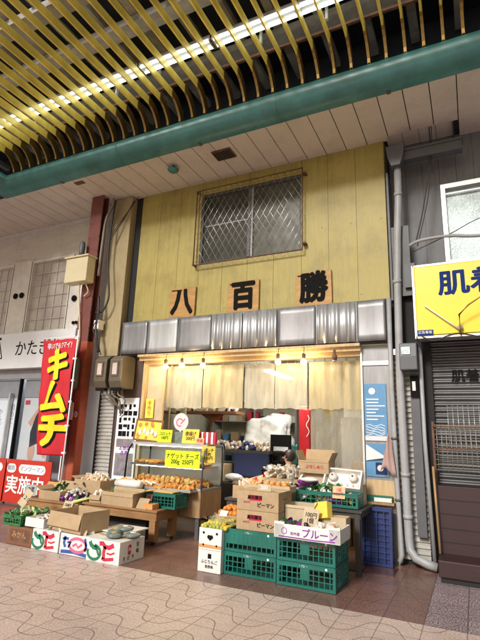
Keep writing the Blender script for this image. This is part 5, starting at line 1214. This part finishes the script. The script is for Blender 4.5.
t = thing('back_rack', 'steel rack crowded with boxes and jars along the back wall', 'rack', (-4.6, 10.2, 0))
for x in (-5.6, -4.5, -3.5): MB().box(x-.02, x+.02, 9.95, 10.4, 0, 2.3).build('upright', 'pipe_grey', t)
for z in (.9, 1.35, 1.8, 2.25): MB().box(-5.6, -3.5, 9.95, 10.4, z-.015, z).build('rack_board', 'alu', t)
RK = [mesh_of(lambda m, a=a, b=b: m.box(-a, a, -.1, .1, 0, b), 'stored_goods', k) for a, b, k in ((.09, .2, 'card'), (.06, .16, 'poster_blue'), (.12, .13, 'white_card'), (.05, .22, 'print_red'), (.08, .18, 'pack'), (.07, .25, 'card_light'), (.06, .12, 'navy_cloth'))]
for z in (.9, 1.35, 1.8):
    x = -5.5
    while x < -3.6:
        o = bpy.data.objects.new('stored_goods', R_.choice(RK)); COL.objects.link(o); o.location = (x, 10.1+R_.uniform(-.05, .05), z); o.rotation_euler = (0, 0, R_.uniform(-.2, .2)); tag(o, 'box or tub stored on the steel rack at the back of the shop', 'goods', 'goods on the back rack'); x += R_.uniform(.14, .26)
for i, (x, z, w_, h_, m_) in enumerate(((-3.3, 2.15, .25, .36, 'poster_white'), (-3.0, 2.2, .18, .25, 'tag_yellow'), (-2.9, 1.75, .16, .22, 'poster_white'))):
    solo('wall_paper', MB().box(x, x+w_, 10.485, 10.497, z-h_, z), m_, ['large white calendar sheet on the back wall of the shop', 'yellow paper slip pinned on the back wall', 'small white note pinned under the yellow slip'][i], 'paper')
t = thing('steel_fridge', 'tall stainless fridge seen through the clear vinyl at the right of the shop', 'fridge', (-1.6, 8.6, 0))
MB().box(-2.1, -1.1, 8.35, 8.95, 0, 1.85).build('cabinet', 'steel', t, bev=.01)
MB().box(-2.08, -1.62, 8.33, 8.35, .95, 1.80).box(-1.58, -1.12, 8.33, 8.35, .95, 1.80).build('door', 'steel', t, bev=.004)
MB().box(-1.66, -1.63, 8.30, 8.33, 1.2, 1.5).build('handle', 'black', t)
for i, (x, y, z) in enumerate(((-4.95, 7.3, 2.2), (-4.75, 7.35, 2.1))):
    t = thing('hanging_bag', ['left roll of clear bags hanging by the door post', 'right roll of clear bags hanging by the door post'][i], 'bag', (x, y, z))
    mb = MB(); mb.surf(lambda u, v: (x+(-.08+.16*u)*(1-.4*v), y+.04*math.sin(u*6), z-.35+.35*v+.01*math.sin(u*12)), 8, 8); mb.build('film', VIN3, t, solid=.01); MB().tube([(x, y, z), (x, y, 2.9)], .004, 5).build('cord', 'cable', t)
leafcluster('film_scrap', 'crumpled clear film over the packs at the back of the dark table', 'film', -2.35, 6.2, 1.02, .25, .12, .05, 60, ('pack_white', VIN3), .05, .11)
leafcluster('film_scrap', 'torn clear film lying on the yellow green fruit', 'film', -2.75, 5.15, .50, .14, .16, .04, 36, (VIN2,), .05, .10)
leafcluster('leafy_bunch', 'green leaves poking out of the right green crate', 'vegetable', -1.75, 5.98, .84, .18, .1, .06, 60, ('leaf', 'net_green'), .05, .10)
leafcluster('leafy_bunch', 'dark red green leaves lying in the white prune box', 'vegetable', -1.8, 5.12, .55, .1, .1, .04, 36, ('leaf', 'pack_purple'), .04, .09)
leafcluster('paper_padding', 'crumpled paper padding in the large open carton on the white boxes', 'paper', -4.67, 4.92, .26, .26, .17, .06, 70, ('card_light', 'pack_white'), .08, .14)
# seated person (head and shoulders show between the chair and the brown box)
def person():
    t_ = 'person'
    base = Vector((-2.90, 8.1, 0))
    me = bpy.data.meshes.new('person'); V = []; E_ = []; Rr = []
    def v(x, y, z, r, p=None):
        V.append((x, y, z)); Rr.append(r); i = len(V)-1
        if p is not None: E_.append((p, i))
        return i
    # facing -x (left), slightly toward the street; seated on a stool at .45
    pel = v(0, 0, .50, .14); ch = v(-.02, 0, .68, .13, pel); ub = v(-.04, 0, .86, .14, ch); nk = v(-.06, 0, .97, .055, ub); hd0 = v(-.075, 0, 1.04, .055, nk); hd1 = v(-.085, 0, 1.11, .085, hd0); hd2 = v(-.075, 0, 1.19, .08, hd1); 
    for s in (-1, 1):
        sh = v(-.04, s*.17, .90, .055, ub); el = v(-.10, s*.20, .66, .042, sh); wr = v(-.32, s*.14, .62, .028, el); pm = v(-.39, s*.12, .62, .032, wr)
        for k, (dy, ln) in enumerate(((-.03, .065), (-.01, .08), (.01, .085), (.028, .07))):
            f1 = v(-.43, s*.12+dy, .62, .009, pm); v(-.43-ln*.5, s*.12+dy, .605, .008, f1)
        th = v(-.40, s*(.12-.045), .625, .010, pm); v(-.435, s*(.12-.06), .615, .008, th)
        hp = v(-.05, s*.10, .48, .095, pel); kn = v(-.42, s*.12, .50, .062, hp); an = v(-.44, s*.12, .10, .040, kn); v(-.56, s*.12, .045, .035, an)
    me.from_pydata(V, E_, []); o = bpy.data.objects.new('person', me); COL.objects.link(o)
    sm = o.modifiers.new('skin', 'SKIN'); 
    for i, r in enumerate(Rr): me.skin_vertices[0].data[i].radius = (r, r)
    me.skin_vertices[0].data[0].use_root = True
    o.modifiers.new('sub', 'SUBSURF').levels = 2; o.modifiers['sub'].render_levels = 2
    dg = bpy.context.evaluated_depsgraph_get(); nm = bpy.data.meshes.new_from_object(o.evaluated_get(dg)); bpy.data.objects.remove(o)
    nm.materials.clear(); nm.materials.append(MATS['skin'])
    for p in nm.polygons: p.use_smooth = True
    P_ = bpy.data.objects.new('person', nm); COL.objects.link(P_); P_.location = base
    tag(P_, 'seated person with dark hair and a pale shirt, facing left inside the shop', 'person')
    # clothing: shell from the body, pushed outward
    def shell(name, m, keep, off):
        bm = bmesh.new(); bm.from_mesh(nm); bm.normal_update()
        bmesh.ops.delete(bm, geom=[f for f in bm.faces if not keep(f.calc_center_median())], context='FACES')
        for w_ in bm.verts: w_.co += w_.normal*off
        k = bpy.data.meshes.new(name); bm.to_mesh(k); bm.free(); k.materials.clear(); k.materials.append(MATS[m])
        q = bpy.data.objects.new(name, k); COL.objects.link(q); q.parent = P_; sd = q.modifiers.new('th', 'SOLIDIFY'); sd.thickness = .006; return q
    shell('shirt', 'shirt', lambda c: .5 < c.z < .965 and c.x > -.28 and not (c.z < .57 and c.x < -.12), .014)
    shell('trousers', 'trousers', lambda c: c.z <= .56 and c.z > .12 and not (c.x < -.2 and c.z > .57), .012)
    shell('shoes', 'black', lambda c: c.z <= .12, .008)
    hm = MB().blob((-.065, 0, 1.16), .108, 3, .02, (1.0, .92, 1.0)); 
    bmesh.ops.delete(hm.bm, geom=[w_ for w_ in hm.bm.verts if (w_.co.x < -.115 and w_.co.z < 1.20) or w_.co.z < 1.06], context='VERTS'); hm.build('hair', 'hair', P_, local=True, solid=.01)
    fc = MB().blob((-.178, 0, 1.125), .016, 2, 0, (1, .8, 1.3))
    for s in (-1, 1): fc.blob((-.08, s*.086, 1.12), .02, 2, 0, (.7, .4, 1.3))
    fc.build('nose_and_ears', 'skin', P_, local=True)
    ey = MB()
    for s in (-1, 1): ey.blob((-.163, s*.032, 1.145), .009, 2)
    ey.build('eyes', 'black', P_, local=True); MB().tube([(-.163, -.022, 1.08), (-.168, 0, 1.078), (-.163, .022, 1.08)], .004, 5).build('mouth', 'print_pink', P_, local=True)
person()
t = thing('stool', 'plain stool under the seated person', 'stool', (-2.88, 8.1, 0))
MB().lathe([(0, .34), (.17, .34), (.17, .38), (0, .38)], 16).build('seat', 'wood', t, local=True)
for a in range(4): MB().tube([(.1*math.cos(a*1.57+.78), .1*math.sin(a*1.57+.78), .34), (.15*math.cos(a*1.57+.78), .15*math.sin(a*1.57+.78), 0)], .015, 6).build('leg', 'wood', t, local=True)

# ------------------------------------------------------------------ light, sky, camera
world = bpy.data.worlds.new('World'); scene.world = world; world.use_nodes = True
wn = world.node_tree; sky = wn.nodes.new('ShaderNodeTexSky'); sky.sky_type = 'NISHITA'; sky.sun_disc = False
SE, SR = rad(31.5), rad(0)
sky.sun_elevation = SE; sky.sun_rotation = rad(188); sky.dust_density = 3; sky.air_density = 1.2
wn.links.new(sky.outputs[0], wn.nodes['Background'].inputs[0]); wn.nodes['Background'].inputs[1].default_value = .084
sd = bpy.data.lights.new('sun', 'SUN'); sd.energy = 3.0; sd.angle = rad(12); sd.color = (1, .965, .92)
so = bpy.data.objects.new('sun', sd); COL.objects.link(so)
dirv = Vector((-math.sin(rad(8)), -math.cos(rad(8)), math.tan(SE)))   # towards the sun, behind the camera
so.rotation_euler = dirv.to_track_quat('Z', 'Y').to_euler()
cd = bpy.data.cameras.new('camera'); cam = bpy.data.objects.new('camera', cd); COL.objects.link(cam)
cd.sensor_fit = 'VERTICAL'; cd.sensor_height = 36; cd.lens = F/640*36; cd.clip_end = 1000; cd.clip_start = .05
M = Matrix((cr, cu, -cf)).transposed().to_4x4(); M.translation = (0, 0, CH); cam.matrix_world = M; scene.camera = cam
scene.render.resolution_x = 768; scene.render.resolution_y = 1024
scene.view_settings.view_transform = 'Standard'; scene.view_settings.look = 'None'; scene.view_settings.exposure = 0.18; scene.view_settings.gamma = 1
scene.cycles.max_bounces = 8; scene.cycles.transparent_max_bounces = 12; scene.cycles.use_denoising = True; scene.cycles.caustics_reflective = False; scene.cycles.caustics_refractive = False
scene.cycles.sample_clamp_indirect = 6
for o in [o for o in scene.objects if o.type == 'EMPTY' and not o.children]: bpy.data.objects.remove(o)
